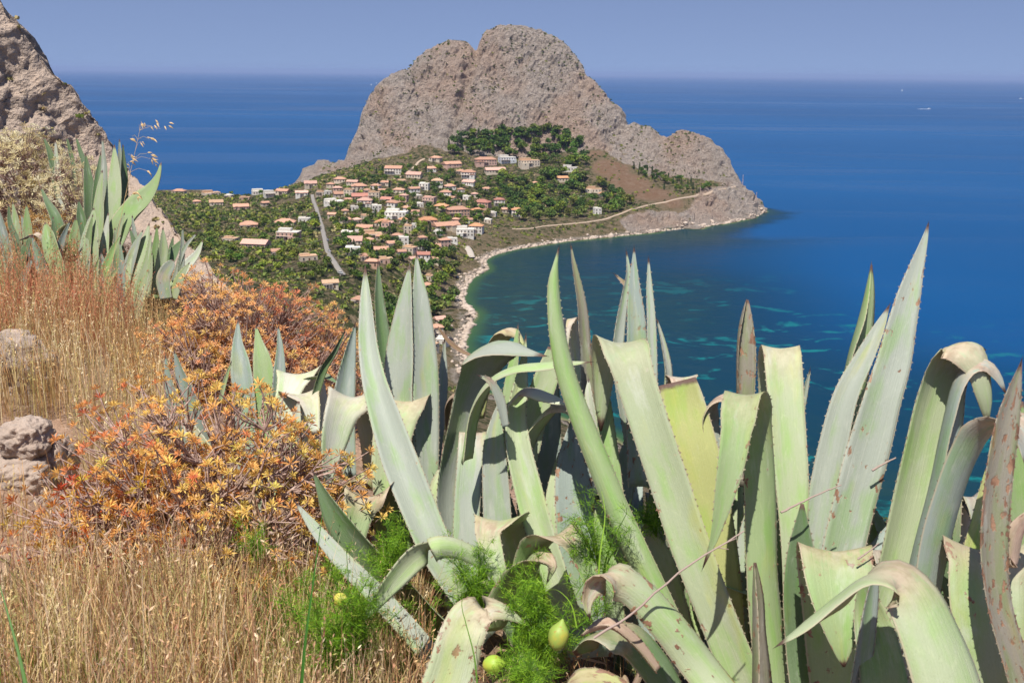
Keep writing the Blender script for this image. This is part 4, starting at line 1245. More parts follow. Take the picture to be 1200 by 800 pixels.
dome_shrub('spurge_bush', at_ground(256, 645, 3.95), (.72, .5, .70), 'orange and yellow leaved spurge bush in front, with red-brown twigs', 'bush', 1550, .034, 14, ORANGE, 3, k2=75, mapcol=front_cols, group='orange spurge bushes', shell=.35)
dome_shrub('spurge_bush', at_ground(120, 680, 3.7), (.36, .28, .34), 'low red-tipped spurge bush beside the pile of stones', 'bush', 190, .036, 12, [(0.50, 0.07, 0.03), (0.58, 0.18, 0.04), (0.62, 0.36, 0.05), (0.60, 0.44, 0.06)], 4, k1=5, k2=18, group='orange spurge bushes', shell=.35)
dome_shrub('spurge_bush', at_ground(288, 480, 6.3), (.80, .6, .78), 'rust-red spurge bush behind, domed, against the green village slope', 'bush', 3300, .036, 11, RUST, 8, k1=11, k2=110, group='orange spurge bushes', shell=.3)
dome_shrub('spurge_bush', at_ground(205, 395, 8.0), (.55, .4, .42), 'rusty spurge bush between the left agaves and the rust-red dome', 'bush', 700, .036, 10, RUST, 9, k2=40, group='orange spurge bushes', shell=.3)
PALE = [(0.56, 0.45, 0.22), (0.70, 0.60, 0.34), (0.80, 0.72, 0.46), (0.84, 0.79, 0.58)]
dome_shrub('dry_shrub', at_ground(28, 262, 10.2), (.75, .55, .85), 'pale straw-coloured dry shrub in front of the cliff at the left edge', 'shrub', 1700, .055, 9, PALE, 12, k2=60, group='dry shrubs by the left agaves', shell=.6)
dome_shrub('dry_shrub', at_ground(92, 262, 9.0), (.42, .35, 1.0), 'pale dry shrub with seed tufts between the left agave leaves', 'shrub', 750, .05, 9, PALE, 13, k2=40, group='dry shrubs by the left agaves', shell=.6)
dome_shrub('dry_shrub', at_ground(45, 275, 8.9), (.52, .35, .42), 'russet dry shrub below the pale one at the left edge', 'shrub', 1100, .05, 8, [(0.40, 0.18, 0.07), (0.52, 0.26, 0.09), (0.58, 0.36, 0.13), (0.46, 0.38, 0.13)], 14, k2=40, group='dry shrubs by the left agaves', shell=.25)

# bushes and rail beyond the right-hand agaves
PINE = [(0.10, 0.14, 0.02), (0.16, 0.20, 0.03), (0.22, 0.25, 0.04)]
for px, py, d, r, lab in [(1030, 640, 8.2, .26, 'small yellow-green bush behind the rail, left of the bent leaf'), (1096, 640, 8.0, .22, 'small yellow-green bush behind the rail, right of the bent leaf')]:
    b = D(px, py, d); b[2] = D(px, 628, d)[2] - .12
    dome_shrub('green_bush', b, (r, r, r * 1.15), lab, 'bush', 260, .03, 8, PINE, int(px), k1=5, k2=24, group='bushes behind the rail', shell=.3, stem_r=.006)
t = NT('weathered wood')
oc = t.objco()
g_ = t.noise(t.mapping(oc, (1.2, 30, 30)), 1.5, 6, .65)
t.bump(g_, .6, .02)
M_WOOD = t.set(t.mix(t.step(g_, .35, .65), (0.15, 0.095, 0.075), (0.36, 0.27, 0.23)), .85, .15)
fa_ = D(985, 637, 7.2)
fence = empty('wooden_rail_fence', (fa_[0], fa_[1], float(near_z(fa_[0], fa_[1])[0])), 'weathered wooden rail fence glimpsed between the right-hand agave leaves', 'fence')
fo = np.array(fence.location)


def log(name, pts, r, parent, org, mat=M_WOOD, seed=0, sides=10):
    pts = catmull(np.asarray(pts, float), 22)
    rng = np.random.RandomState(seed)
    tan = unit(np.gradient(pts, axis=0))
    ref = np.array((0, 0, 1.)) if abs(tan[0][2]) < .8 else np.array((1., 0, 0))
    u = unit(np.cross(tan, ref)); v = np.cross(tan, u)
    a = np.arange(sides) * 2 * np.pi / sides
    rr = r * (1 + .14 * rng.normal(size=(len(pts), sides)))
    ring = pts[:, None] + (np.cos(a)[None, :, None] * u[:, None] + np.sin(a)[None, :, None] * v[:, None]) * rr[:, :, None] - org
    q = np.arange(len(pts) * sides).reshape(len(pts), sides)
    fs = [(q[i, j], q[i, (j + 1) % sides], q[i + 1, (j + 1) % sides], q[i + 1, j]) for i in range(len(pts) - 1) for j in range(sides)]
    fs += [tuple(q[0][::-1]), tuple(q[-1])]
    return obj(name, mesh(name, ring.reshape(-1, 3), fs, mat, smooth=True), parent)


log('rail', [D(985, 634, 7.2), D(1090, 637, 7.15), D(1240, 641, 7.1)], .042, fence, fo, seed=1)
log('rail', [D(985, 656, 7.1), D(1090, 659, 7.05), D(1240, 664, 7.0)], .046, fence, fo, seed=2)
for px in (1003, 1175):
    b = D(px, 650, 7.25)
    log('post', [(b[0], b[1], float(near_z(b[0], b[1])[0]) - .1), (b[0], b[1], b[2]), (b[0] + .01, b[1], D(px, 622, 7.25)[2])], .05, fence, fo, seed=px)

# ------------------------------------------------------------------ stones
m_rock('field stone', (0.48, 0.375, 0.30), (0.38, 0.30, 0.245), (0.17, 0.13, 0.11), 9.0, 0.9, .03)


def stone(name, c, r, label, group, seed, boxy=3.0, rz=0.0):
    rng = np.random.RandomState(seed)
    bm = bmesh.new()
    bmesh.ops.create_icosphere(bm, subdivisions=5, radius=1.0)
    v = np.array([x.co[:] for x in bm.verts])
    f = [tuple(x.index for x in fc.verts) for fc in bm.faces]
    bm.free()
    k = (np.abs(v) ** boxy).sum(1) ** (-1 / boxy)
    v = v * k[:, None]
    v *= (1 + .16 * fbm(v * 1.3 + seed, 3) + .07 * fbm(v * 4 + seed, 3, ridged=True) - .04)[:, None]
    w_, c_ = worley(v * 2.1 + seed * 3.7 + fbm(v * 2, 2)[:, None] * .2, seed)
    w2, c2 = worley(v * 5.3 + seed, seed + 3)
    v *= (1 + (c_ - .5) * .16 + (c2 - .5) * .05 - w2 * .03)[:, None]
    v *= np.array(r) * 1.12
    cr, sr = math.cos(rz), math.sin(rz)
    v = np.column_stack([v[:, 0] * cr - v[:, 1] * sr, v[:, 0] * sr + v[:, 1] * cr, v[:, 2]])
    zb = v[:, 2].min()
    o = obj(name, mesh(name, v - np.array((0, 0, zb)), f, MAT['field stone'], smooth=True), None, np.array(c) + np.array((0, 0, zb)))
    return tag(o, label, 'stone', group)


gs = 'stones of the pile at the left edge'
stone('stone', D(31, 513, 4.3), (.085, .085, .072), 'round grey stone on top of the pile at the left edge', gs, 1, 3.2)
stone('stone', D(18, 562, 4.3), (.135, .11, .095), 'broad weathered stone under the top stone of the pile', gs, 2, 3.4, .2)
stone('stone', D(66, 545, 4.42), (.055, .09, .105), 'upright stone at the right of the pile', gs, 3, 4.0, -.1)
stone('stone', D(54, 594, 4.25), (.085, .07, .055), 'pale slanting stone under the right of the pile', gs, 4, 3, .5)
stone('stone', D(-4, 606, 4.2), (.06, .08, .06), 'small grey stone low at the left picture edge', gs, 5, 3)
stone('stone', D(2, 632, 4.36), (.12, .12, .11), 'shaded dark stone at the foot of the pile', gs, 6, 3)
stone('stone', D(60, 628, 4.5), (.10, .12, .10), 'half-buried stone at the foot of the pile behind the red-tipped bush', gs, 7, 3)
stone('boulder', D(-6, 446, 5.6), (.24, .22, .24), 'pinkish boulder in the dry grass at the left edge', None, 8, 2.6)

# ------------------------------------------------------------------ dry grass
def blades(root, h, az, lean, wid, cols, rng, seed_head):
    """tapering bent blades, three segments, with spikelets on some"""
    N = len(root)
    d = np.stack([np.cos(az), np.sin(az), np.zeros(N)], 1)
    s = np.stack([-np.sin(az + rng.normal(0, .8, N)), np.cos(az), np.zeros(N)], 1); s = unit(s)
    tz = np.array([0, .4, .75, 1.0])
    P = root[:, None] + np.array((0, 0, 1.))[None, None] * (h[:, None] * (tz[None] - .18 * (lean[:, None] * tz[None]) ** 2))[..., None] + d[:, None] * (h[:, None] * lean[:, None] * tz[None] ** 1.8)[..., None]
    ww = wid[:, None] * np.array([1, .85, .55, .12])[None]
    Lf = P - s[:, None] * ww[..., None] / 2; Rt = P + s[:, None] * ww[..., None] / 2
    V_ = np.stack([Lf, Rt], 2).reshape(-1, 3)          # 8 per blade
    k = np.arange(N)[:, None, None] * 8
    q = np.array([[0, 1, 3, 2], [2, 3, 5, 4], [4, 5, 7, 6]])[None]
    F_ = (k + q).reshape(-1, 4)
    cb = np.repeat(cols, 8, 0)
    # spikelets
    hd = np.where(seed_head)[0]
    vs, fs, cs = [V_], [F_], [cb]
    off = len(V_)
    for r in range(6):
        m = len(hd)
        if not m: break
        tpos = rng.uniform(.68, 1.02, m)
        c = root[hd] + np.array((0, 0, 1.)) * (h[hd] * (tpos - .18 * (lean[hd] * tpos) ** 2))[:, None] + d[hd] * (h[hd] * lean[hd] * tpos ** 1.8)[:, None]
        dr = unit(rng.normal(0, .6, (m, 3)) + np.array((0, 0, 1.0)) + d[hd] * .5)
        sd = unit(np.cross(dr, rng.normal(size=(m, 3))))
        L = rng.uniform(.010, .022, m)[:, None]
        vv_ = np.stack([c, c + dr * L * .5 + sd * L * .14, c + dr * L, c + dr * L * .5 - sd * L * .14], 1).reshape(-1, 3)
        vs.append(vv_); fs.append(off + np.arange(m)[:, None] * 4 + np.arange(4)[None])
        cs.append(np.repeat(cols[hd] * 1.12, 4, 0)); off += m * 4
    return np.concatenate(vs), np.concatenate(fs), np.clip(np.concatenate(cs), 0, 1)


def pxy(P):
    q = (np.asarray(P) - np.array((0, 0, H))) @ MM
    return 600 + F * q[:, 0] / -q[:, 2], 400 - F * q[:, 1] / -q[:, 2]


def grass(name, n, xr, yr, accept, hr, palette, seed, label, lean=(.1, .6), wid=(.002, .0042), heads=.45, clump=.5):
    rng = np.random.RandomState(seed)
    x = rng.uniform(*xr, n * 6); y = rng.uniform(*yr, n * 6)
    # clumping
    dens = fbm(np.column_stack([x * 3, y * 3, x * 0 + seed]), 2)
    ok = rng.uniform(0, 1, len(x)) < np.clip(.5 + clump * dens * 1.6, .03, 1)
    x, y = x[ok], y[ok]
    z = near_z(x, y)
    px, py = pxy(np.column_stack([x, y, z]))
    ok = accept(px, py, x, y)
    x, y, z = x[ok][:n], y[ok][:n], z[ok][:n]
    N = len(x)
    root = np.column_stack([x, y, z - .01])
    pal = np.array(palette)
    w = np.clip(.5 + .45 * fbm(np.column_stack([x * 2.2, y * 2.2, x * 0 + 3 + seed]), 2) + rng.normal(0, .28, N), 0, .999) * (len(pal) - 1)
    a = np.floor(w).astype(int); fr = (w - a)[:, None]
    cols = pal[a] * (1 - fr) + pal[np.minimum(a + 1, len(pal) - 1)] * fr
    cols = cols * rng.uniform(.75, 1.2, (N, 1))
    h = rng.uniform(*hr, N) * (1 + .25 * fbm(np.column_stack([x * 1.5, y * 1.5, x * 0]), 2))
    v_, f_, c_ = blades(root, h, rng.uniform(0, 2 * np.pi, N), rng.uniform(*lean, N) ** 1.5, rng.uniform(*wid, N), cols, rng, rng.uniform(0, 1, N) < heads)
    m_ = mesh(name, v_, f_, M_GRASS)
    cattr(m_, 'tint', c_)
    o = obj(name, m_)
    return tag(o, label, 'grass', kind='stuff')


STRAW = [(0.40, 0.21, 0.09), (0.56, 0.34, 0.15), (0.68, 0.47, 0.23), (0.50, 0.44, 0.16), (0.80, 0.62, 0.36), (0.84, 0.70, 0.46)]
TAN = [(0.40, 0.20, 0.10), (0.58, 0.34, 0.17), (0.72, 0.49, 0.25), (0.40, 0.40, 0.13), (0.76, 0.55, 0.29), (0.86, 0.69, 0.44)]
grass('dry_grass', 12500, (-4.6, -.9), (3.6, 8.6), lambda a, b, x, y: (a < 215 + 0 * b) & (b > 318) & (b < 640) & ~((y < 4.9) & (a < 100) & (b > 500)), (.24, .44), STRAW, 21, 'tall straw-coloured dry grass filling the left slope')
grass('dry_grass', 1500, (-1.9, -.1), (1.7, 3.9), lambda a, b, x, y: (a < 500) & (b > 670) & (b < 1000), (.28, .46), [(0.36, 0.16, 0.10), (0.50, 0.27, 0.16), (0.66, 0.46, 0.28), (0.80, 0.64, 0.42)], 28, 'taller reddish stalks standing above the bottom grass', lean=(.1, .5), wid=(.0016, .0032), heads=.35)
grass('dry_grass', 9000, (-1.75, -.1), (1.7, 3.75), lambda a, b, x, y: (a < 505) & (b > 690) & (b < 1000) & (a < 560 - (b - 660) * .3), (.13, .30), TAN, 22, 'brown and tan dry grass along the bottom left', lean=(.15, .8), heads=.12)
grass('dry_grass', 260, (-2.6, -1.4), (3.3, 4.2), lambda a, b, x, y: (a < 110) & (b > 590) & (b < 720), (.12, .3), STRAW, 29, 'sparse dry stalks on the bare soil below the pile of stones')
grass('red_grass', 1900, (-5, -2.1), (5.5, 8.4), lambda a, b, x, y: (a > -10) & (a < 165) & (b > 335) & (b < 430), (.34, .52), [(0.42, 0.12, 0.07), (0.54, 0.19, 0.10), (0.60, 0.27, 0.15), (0.58, 0.36, 0.18)], 23, 'reddish plumed grass in front of the left agaves', wid=(.002, .0038), heads=.95)
grass('dry_grass', 2600, (-.6, 2.2), (2.3, 4.6), lambda a, b, x, y: (a > 380) & (a < 1200) & (b > 560), (.08, .2), TAN, 24, 'short dead grass between the agave bases', lean=(.3, 1.0))
GREENP = [(0.05, 0.12, 0.012), (0.09, 0.20, 0.015), (0.16, 0.28, 0.02), (0.30, 0.32, 0.06)]
grass('green_grass', 1500, (-1.2, .1), (2.1, 3.7), lambda a, b, x, y: (((a - 375) / 75) ** 2 + ((b - 770) / 75) ** 2 < 1) | (((a - 440) / 70) ** 2 + ((b - 790) / 40) ** 2 < 1), (.10, .26), GREENP, 25, 'fresh green grass tuft at the edge of the agaves', wid=(.002, .0045), heads=.1, clump=.9)
grass('green_grass', 900, (-1.75, -.2), (1.9, 3.2), lambda a, b, x, y: (a < 480) & (b > 690) & (b < 1000), (.08, .2), GREENP, 27, 'thin green blades scattered through the bottom dry grass', heads=0, clump=1.0)
grass('green_grass', 300, (-1.75, -1), (1.9, 3.2), lambda a, b, x, y: (a < 40) & (b > 700) & (b < 1000), (.08, .2), GREENP, 26, 'few green blades in the bottom left corner', heads=0)


def blade_thing(name, pts, w0, label, col, seed=0, group=None, cat='grass blade'):
    P = catmull(np.array([D(*p_) for p_ in pts]), 16)
    org = P[0]
    n = len(P)
    s = np.tile(np.array((1., .1, 0)), (n, 1))
    ww = w0 * np.linspace(1, .15, n)
    v_ = np.concatenate([P - s * ww[:, None] / 2 + np.array((0, -.25, 0)) * ww[:, None], P + np.array((0, .2, 0)) * ww[:, None], P + s * ww[:, None] / 2 + np.array((0, -.25, 0)) * ww[:, None]]) - org
    f_ = [(i, i + n, i + n + 1, i + 1) for i in range(n - 1)] + [(i + n, i + 2 * n, i + 2 * n + 1, i + n + 1) for i in range(n - 1)]
    m_ = mesh(name, v_, f_, M_GREEN, smooth=True)
    cattr(m_, 'tint', np.tile(np.array(col), (len(v_), 1)))
    return tag(obj(name, m_, None, org), label, cat, group)


blade_thing('grass_blade', [(42, 860, 2.2), (26, 780, 2.25), (10, 720, 2.3), (-2, 680, 2.35)], .012, 'long green grass blade in the bottom left corner', (0.09, 0.19, 0.04))
blade_thing('grass_blade', [(350, 850, 2.5), (358, 750, 2.5), (366, 690, 2.52), (378, 600, 2.56)], .010, 'upright green blade in front of the dry grass by the agaves', (0.05, 0.16, 0.02))

# ------------------------------------------------------------------ fennel among the agaves
def fennel(px, py, d, h, r, nst, nfil, label, seed):
    rng = np.random.RandomState(seed)
    b = D(px, py, d)
    b[2] = max(float(near_z(b[0], b[1])[0]), b[2] - h * .5)
    root = empty('fennel', b, label, 'fennel', 'feathery green fennel plants')
    segs, fil, fr = [], [], []
    for i in range(nst):
        a = rng.uniform(0, 6.28); rr = r * rng.uniform(.2, 1)
        top = np.array((math.cos(a) * rr, math.sin(a) * rr, h * rng.uniform(.55, 1.05)))
        mid = top * np.array((.35, .35, .55))
        P = catmull(np.array([np.zeros(3), mid, top]), 8)
        segs += curve_segs(P, .0035, .0012)
        for j in range(2, 8):
            for s_ in range(3):
                dr = unit(rng.normal(size=3) + np.array((0, 0, .5)))
                L = rng.uniform(.04, .10) * (1.2 - j / 10)
                e = P[j] + dr * L
                segs.append((P[j], e, .0011, .0007))
                fil.append(P[j] + dr * L * rng.uniform(.3, 1)); fr.append(dr)
    fil = np.array(fil); fr = np.array(fr)
    k = rng.randint(0, len(fil), nfil)
    c = fil[k] + rng.normal(0, .008, (nfil, 3))
    dd = unit(fr[k] + rng.normal(0, .75, (nfil, 3)))
    L = rng.uniform(.014, .038, nfil)[:, None]
    sd = unit(np.cross(dd, rng.normal(size=(nfil, 3)))) * .0007
    V_ = np.stack([c - sd, c + sd, c + dd * L + np.array((0, 0, -.1)) * L], 1).reshape(-1, 3)
    F_ = np.arange(nfil * 3).reshape(-1, 3)
    pal = np.array([(0.09, 0.20, 0.012), (0.18, 0.36, 0.015), (0.30, 0.50, 0.03), (0.42, 0.56, 0.06)])
    cols = pal[np.clip(rng.normal(1.4, .8, nfil), 0, 3).astype(int)]
    m_ = mesh('foliage', V_, F_, M_GREEN); cattr(m_, 'tint', np.repeat(cols, 3, 0)); obj('foliage', m_, root)
    v_, f_ = tubes(segs, 3)
    m_ = mesh('stems', v_, f_, M_GREEN, smooth=True); cattr(m_, 'tint', np.tile(np.array((0.10, 0.22, 0.02)), (len(v_), 1))); obj('stems', m_, root)


fennel(385, 745, 2.9, .30, .15, 10, 4600, 'fennel tuft at the edge of the bottom dry grass', 39)
fennel(412, 730, 3.05, .36, .17, 13, 6500, 'fennel beside the lowest slanting agave leaf, edge of the dry grass', 31)
fennel(455, 655, 3.45, .24, .13, 9, 3800, 'fennel under the folded green leaf right of the front orange bush', 32)
fennel(560, 690, 3.22, .24, .14, 10, 4200, 'yellow-green fennel under the arched leaf in the middle', 33)
fennel(640, 735, 3.0, .32, .19, 16, 9000, 'largest fennel, filling the hollow beside the blotched fruit', 34)
fennel(705, 640, 3.15, .28, .11, 8, 2600, 'fennel climbing in front of the round green leaf at the centre', 35)
fennel(770, 610, 3.45, .12, .08, 5, 1200, 'fennel tuft in the dark gap behind the widest leaf', 36)
fennel(610, 790, 2.8, .14, .14, 6, 2200, 'low fennel at the bottom beside the green fruit', 37)
fennel(300, 640, 3.55, .14, .09, 5, 900, 'green sprig showing through the front orange bush', 38)
blade_thing('fennel_stalk', [(562, 860, 2.7), (556, 770, 2.72), (546, 730, 2.74), (541, 708, 2.75), (546, 680, 2.76)], .006, 'bare green fennel stalk crossing the yellowish bent leaf', (0.12, 0.24, 0.03), cat='stalk')
blade_thing('fennel_stalk', [(700, 700, 2.95), (703, 650, 2.95), (709, 600, 2.98), (705, 575, 3.0)], .007, 'bright green fennel stalk left of the round-backed leaf', (0.25, 0.42, 0.04), cat='stalk')
blade_thing('fennel_stalk', [(676, 735, 2.85), (668, 705, 2.85), (650, 690, 2.86), (632, 700, 2.88)], .005, 'curved fennel stalk arching over the blotched fruit', (0.25, 0.42, 0.04), cat='stalk')

# fruit
t = NT('fruit skin')
oc = t.objco()
n_ = t.noise(oc, 16, 4, .6); n2_ = t.noise(oc, 70, 3, .6)
fc = t.mix(t.step(n_, .48, .72, 0, .6), t.info('Color'), (0.50, 0.36, 0.05))
fc = t.mix(t.step(n2_, .62, .72, 0, .8), fc, (0.36, 0.10, 0.03))
M_FRUIT = t.set(fc, .5, .35)


def fruit(px, py, d, r, L, rot, col, label):
    bm = bmesh.new()
    bmesh.ops.create_uvsphere(bm, u_segments=20, v_segments=14, radius=1)
    for v_ in bm.verts:
        z = v_.co.z
        k = 1.0 if z < .3 else 1 - .55 * ((z - .3) / .7) ** 1.3
        v_.co.x *= k; v_.co.y *= k
        if z > .85: v_.co.z += (z - .85) * .8
        v_.co.x *= 1 + .05 * math.sin(5 * math.atan2(v_.co.y, v_.co.x)); v_.co.y *= 1
        v_.co = Vector((v_.co.x * r, v_.co.y * r, v_.co.z * L))
    m_ = bpy.data.meshes.new('fruit'); bm.to_mesh(m_); bm.free()
    m_.materials.append(M_FRUIT)
    m_.polygons.foreach_set('use_smooth', np.ones(len(m_.polygons), dtype=bool))
    o = obj('fruit', m_, None, D(px, py, d))
    o.rotation_euler = rot
    o.color = (*col, 1)
    tag(o, label, 'fruit', 'fruit lying among the fennel')


fruit(579, 778, 2.85, .027, .034, (R(75), 0, R(75)), (0.30, 0.42, 0.05), 'lime-green pointed fruit low beside the bent yellowish leaf')
fruit(655, 744, 2.9, .030, .044, (R(-18), R(14), 0), (0.27, 0.36, 0.07), 'yellow-green fruit with reddish blotches among the fennel')
fruit(399, 702, 3.0, .020, .026, (R(30), R(60), 0), (0.58, 0.50, 0.10), 'small pale yellow fruit beside the slanting leaf')

# ------------------------------------------------------------------ twigs and litter
t = NT('dead twig')
M_TWIG = t.set((0.36, 0.27, 0.23), .85, .15)


def twig(pts, r, label, side=None):
    P = catmull(np.array([D(*p_) for p_ in pts]), 14)
    P[1:-1] += np.random.RandomState(int(pts[0][0])).normal(0, .0016, (12, 3)) * min(1, np.linalg.norm(P[-1] - P[0]) / .5)
    segs = curve_segs(P - P[0], r, r * .5)
    if side is not None:
        for a, dx, dz in side:
            segs.append((P[a] - P[0], P[a] - P[0] + np.array((dx, 0, dz)), r * .5, r * .25))
    v_, f_ = tubes(segs, 5)
    tag(obj('dry_twig', mesh('dry_twig', v_, f_, M_TWIG, smooth=True), None, P[0]), label, 'twig', 'dead twigs caught among the agaves')


twig([(696, 747, 2.66), (745, 716, 2.66), (800, 667, 2.66), (850, 637, 2.68), (872, 622, 2.7)], .0038, 'longest dead twig lying across the wide pale leaf', [(10, .03, -.005), (11, .025, .012)])
twig([(915, 600, 2.9), (950, 583, 2.92), (986, 568, 2.95)], .0035, 'thin dead twig across the base of the upright leaves')
twig([(1022, 551, 3.1), (1036, 543, 3.1), (1050, 536, 3.1)], .0042, 'short twig stub right of the longest upright leaf')
twig([(1005, 655, 2.7), (1018, 646, 2.7), (1030, 636, 2.7)], .003, 'tiny twig end above the scarred folded leaf')
litter_rng = np.random.RandomState(77)
lit = empty('leaf_litter', at_ground(640, 800, 3.3), 'curled brown dead agave leaves on the ground under the plants', 'leaf litter')
lit['kind'] = 'stuff'
lo_ = np.array(lit.location)
for i in range(46):
    px = litter_rng.uniform(440, 1150); d = litter_rng.uniform(2.5, 4.3)
    b = at_ground(px, 700, d)
    a = litter_rng.uniform(0, 6.28); L = litter_rng.uniform(.15, .4)
    dv_ = np.array((math.cos(a), math.sin(a), 0)) * L
    P = np.array([b, b + dv_ * .35 + (0, 0, litter_rng.uniform(.02, .16)), b + dv_ * .7 + (0, 0, litter_rng.uniform(.02, .2)), b + dv_ + (0, 0, litter_rng.uniform(0, .1))])
    cen = catmull(np.column_stack([P, [.03, .035, .022, .004]]), 10)
    me, _, _, _ = ribbon('dead_leaf', cen[:, :3], cen[:, 3], np.full(10, a + 1.57), litter_rng.uniform(.3, 1.2), lo_, thick=.003, teeth=False)
    o = obj('dead_leaf', me, lit)
    k = litter_rng.uniform(.5, 1.3)
    o.color = (.30 * k, .20 * k, .14 * k, .5)
# withered curled leaf seen between the two tall pairs
wl_ = empty('withered_leaf', at_ground(530, 560, 4.1), 'curled dead brown leaf in the gap right of the tall grey pair', 'dead leaf')
wo_ = np.array(wl_.location)
for pts, ch in (([(530, 560, 10, 4.1), (524, 500, 12, 4.1), (524, 472, 10, 4.05), (533, 462, 8, 4.0), (540, 474, 2, 3.98)], .9), ([(545, 560, 22, 4.2), (532, 510, 18, 4.2), (528, 480, 10, 4.2), (527, 470, 3, 4.2)], .4),
                ([(556, 418, 2, 4.4), (540, 412, 7, 4.4), (525, 400, 7, 4.4), (513, 383, 2, 4.4)], .6)):
    P = np.array([D(q[0], q[1], q[3]) for q in pts]); ww_ = np.array([q[2] * q[3] / F for q in pts])
    cen = catmull(np.column_stack([P, ww_]), 16)
    me, _, _, _ = ribbon('dead_leaf', cen[:, :3], np.maximum(cen[:, 3], .002), np.full(16, .5), ch, wo_, thick=.003, teeth=False)
    o = obj('dead_leaf', me, wl_); o.color = (.22, .13, .085, .5)

# ------------------------------------------------------------------ wild oat against the sea
oat = empty('wild_oat', at_ground(92, 600, 4.0), 'drooping golden wild oat stalk against the sea above the left agaves', 'oat stalk')
oo = np.array(oat.location)
st = catmull(np.array([oo] + [D(*p_) for p_ in ((112, 430, 4.0), (135, 290, 4.0), (150, 215, 4.0), (160, 170, 4.0), (166, 142, 4.0))]), 26)
segs = curve_segs(st - oo, .0016, .0006)
rng = np.random.RandomState(2)
sp = [(163, 147, 168, 143, 14), (178, 148, 182, 144, 20), (188, 151, 198, 148, 12), (155, 160, 153, 166, 8), (166, 166, 172, 162, 12), (175, 163, 184, 161, 8), (172, 180, 178, 184, 22), (176, 186, 184, 193, 16), (150, 181, 157, 186, 14), (150, 190, 156, 189, 8), (172, 200, 179, 203, 8), (152, 222, 162, 232, 12), (158, 225, 166, 236, 10)]
sv, sf = [], []
for (x0, y0, x1, y1, n) in sp:
    c = D(x0, y0, 4.0)
    k = np.argmin(np.abs(st[:, 2] - c[2] + .02))
    segs += curve_segs(np.array([st[k], (st[k] + c) / 2 + (0, 0, .012), c]) - oo, .0006, .0004)
    for i in range(max(3, n // 4)):
        f = rng.uniform(0, 1)
        b = D(x0 + (x1 - x0) * f + rng.normal(0, 1.5), y0 + (y1 - y0) * f + rng.normal(0, 1.5), 4.0 + rng.normal(0, .01)) - oo
        dr = unit(np.array((rng.uniform(.1, .9), rng.normal(0, .2), rng.uniform(-1, .1))))
        sd_ = unit(np.cross(dr, np.array((.1, 1, .1)))); n_ = np.cross(dr, sd_)
        L = rng.uniform(.018, .03); w_ = L * .14
        q0 = len(sv)
        sv += [b, b + dr * L * .35 + sd_ * w_, b + dr * L * .35 + n_ * w_, b + dr * L * .35 - sd_ * w_, b + dr * L * .35 - n_ * w_, b + dr * L]
        sf += [(q0, q0 + 1, q0 + 2), (q0, q0 + 2, q0 + 3), (q0, q0 + 3, q0 + 4), (q0, q0 + 4, q0 + 1), (q0 + 5, q0 + 2, q0 + 1), (q0 + 5, q0 + 3, q0 + 2), (q0 + 5, q0 + 4, q0 + 3), (q0 + 5, q0 + 1, q0 + 4)]
t = NT('oat straw'); M_OAT = t.set((0.58, 0.40, 0.19), .6, .3)
v_, f_ = tubes(segs, 4)
obj('stem', mesh('stem', v_, f_, M_OAT, smooth=True), oat)
o = obj('spikelets', mesh('spikelets', sv, sf, M_OAT), oat); o['kind'] = 'stuff'
# ------------------------------------------------------------------ roads and paths, draped on the land
def drape(name, px, width, mat, label, lift=.35, kind='structure', y0=330):
    P = [land_hit(*q, y0=y0) for q in px]
    P = np.array([p_ for p_ in P if p_ is not None])
    L = np.concatenate([[0], np.cumsum(np.linalg.norm(np.diff(P[:, :2], axis=0), axis=1))])
    s = np.arange(0, L[-1], 4.0)
    C2 = np.stack([np.interp(s, L, P[:, 0]), np.interp(s, L, P[:, 1])], 1)
    for _ in range(4):
        C2[1:-1] = (C2[:-2] + 2 * C2[1:-1] + C2[2:]) / 4
    tn = unit(np.gradient(C2, axis=0)); nn = np.stack([-tn[:, 1], tn[:, 0]], 1)
    cols = []
    for k in (-1, -.5, 0, .5, 1):
        q = C2 + nn * width / 2 * k
        cols.append(np.column_stack([q, land_z(q[:, 0], q[:, 1])]))
    A = np.stack(cols, 1)
    z = A[:, :, 2].max(1)
    z = np.convolve(np.pad(z, 2, mode='edge'), np.ones(5) / 5, mode='valid')
    A[:, :, 2] = np.maximum(A[:, :, 2], z[:, None]) + lift
    # skirts so that the bank reads as solid
    lo = A[:, [0]] - np.array((0, 0, 3.)); hi = A[:, [-1]] - np.array((0, 0, 3.))
    A = np.concatenate([lo, A, hi], 1)
    n, m = A.shape[:2]
    q = np.arange(n * m).reshape(n, m)
    f = np.stack([q[:-1, :-1], q[:-1, 1:], q[1:, 1:], q[1:, :-1]], -1).reshape(-1, 4)
    o = obj(name, mesh(name, A.reshape(-1, 3), f, mat))
    return tag(o, label, name.split('_')[-1], kind=kind), C2, A[:, m // 2, 2]


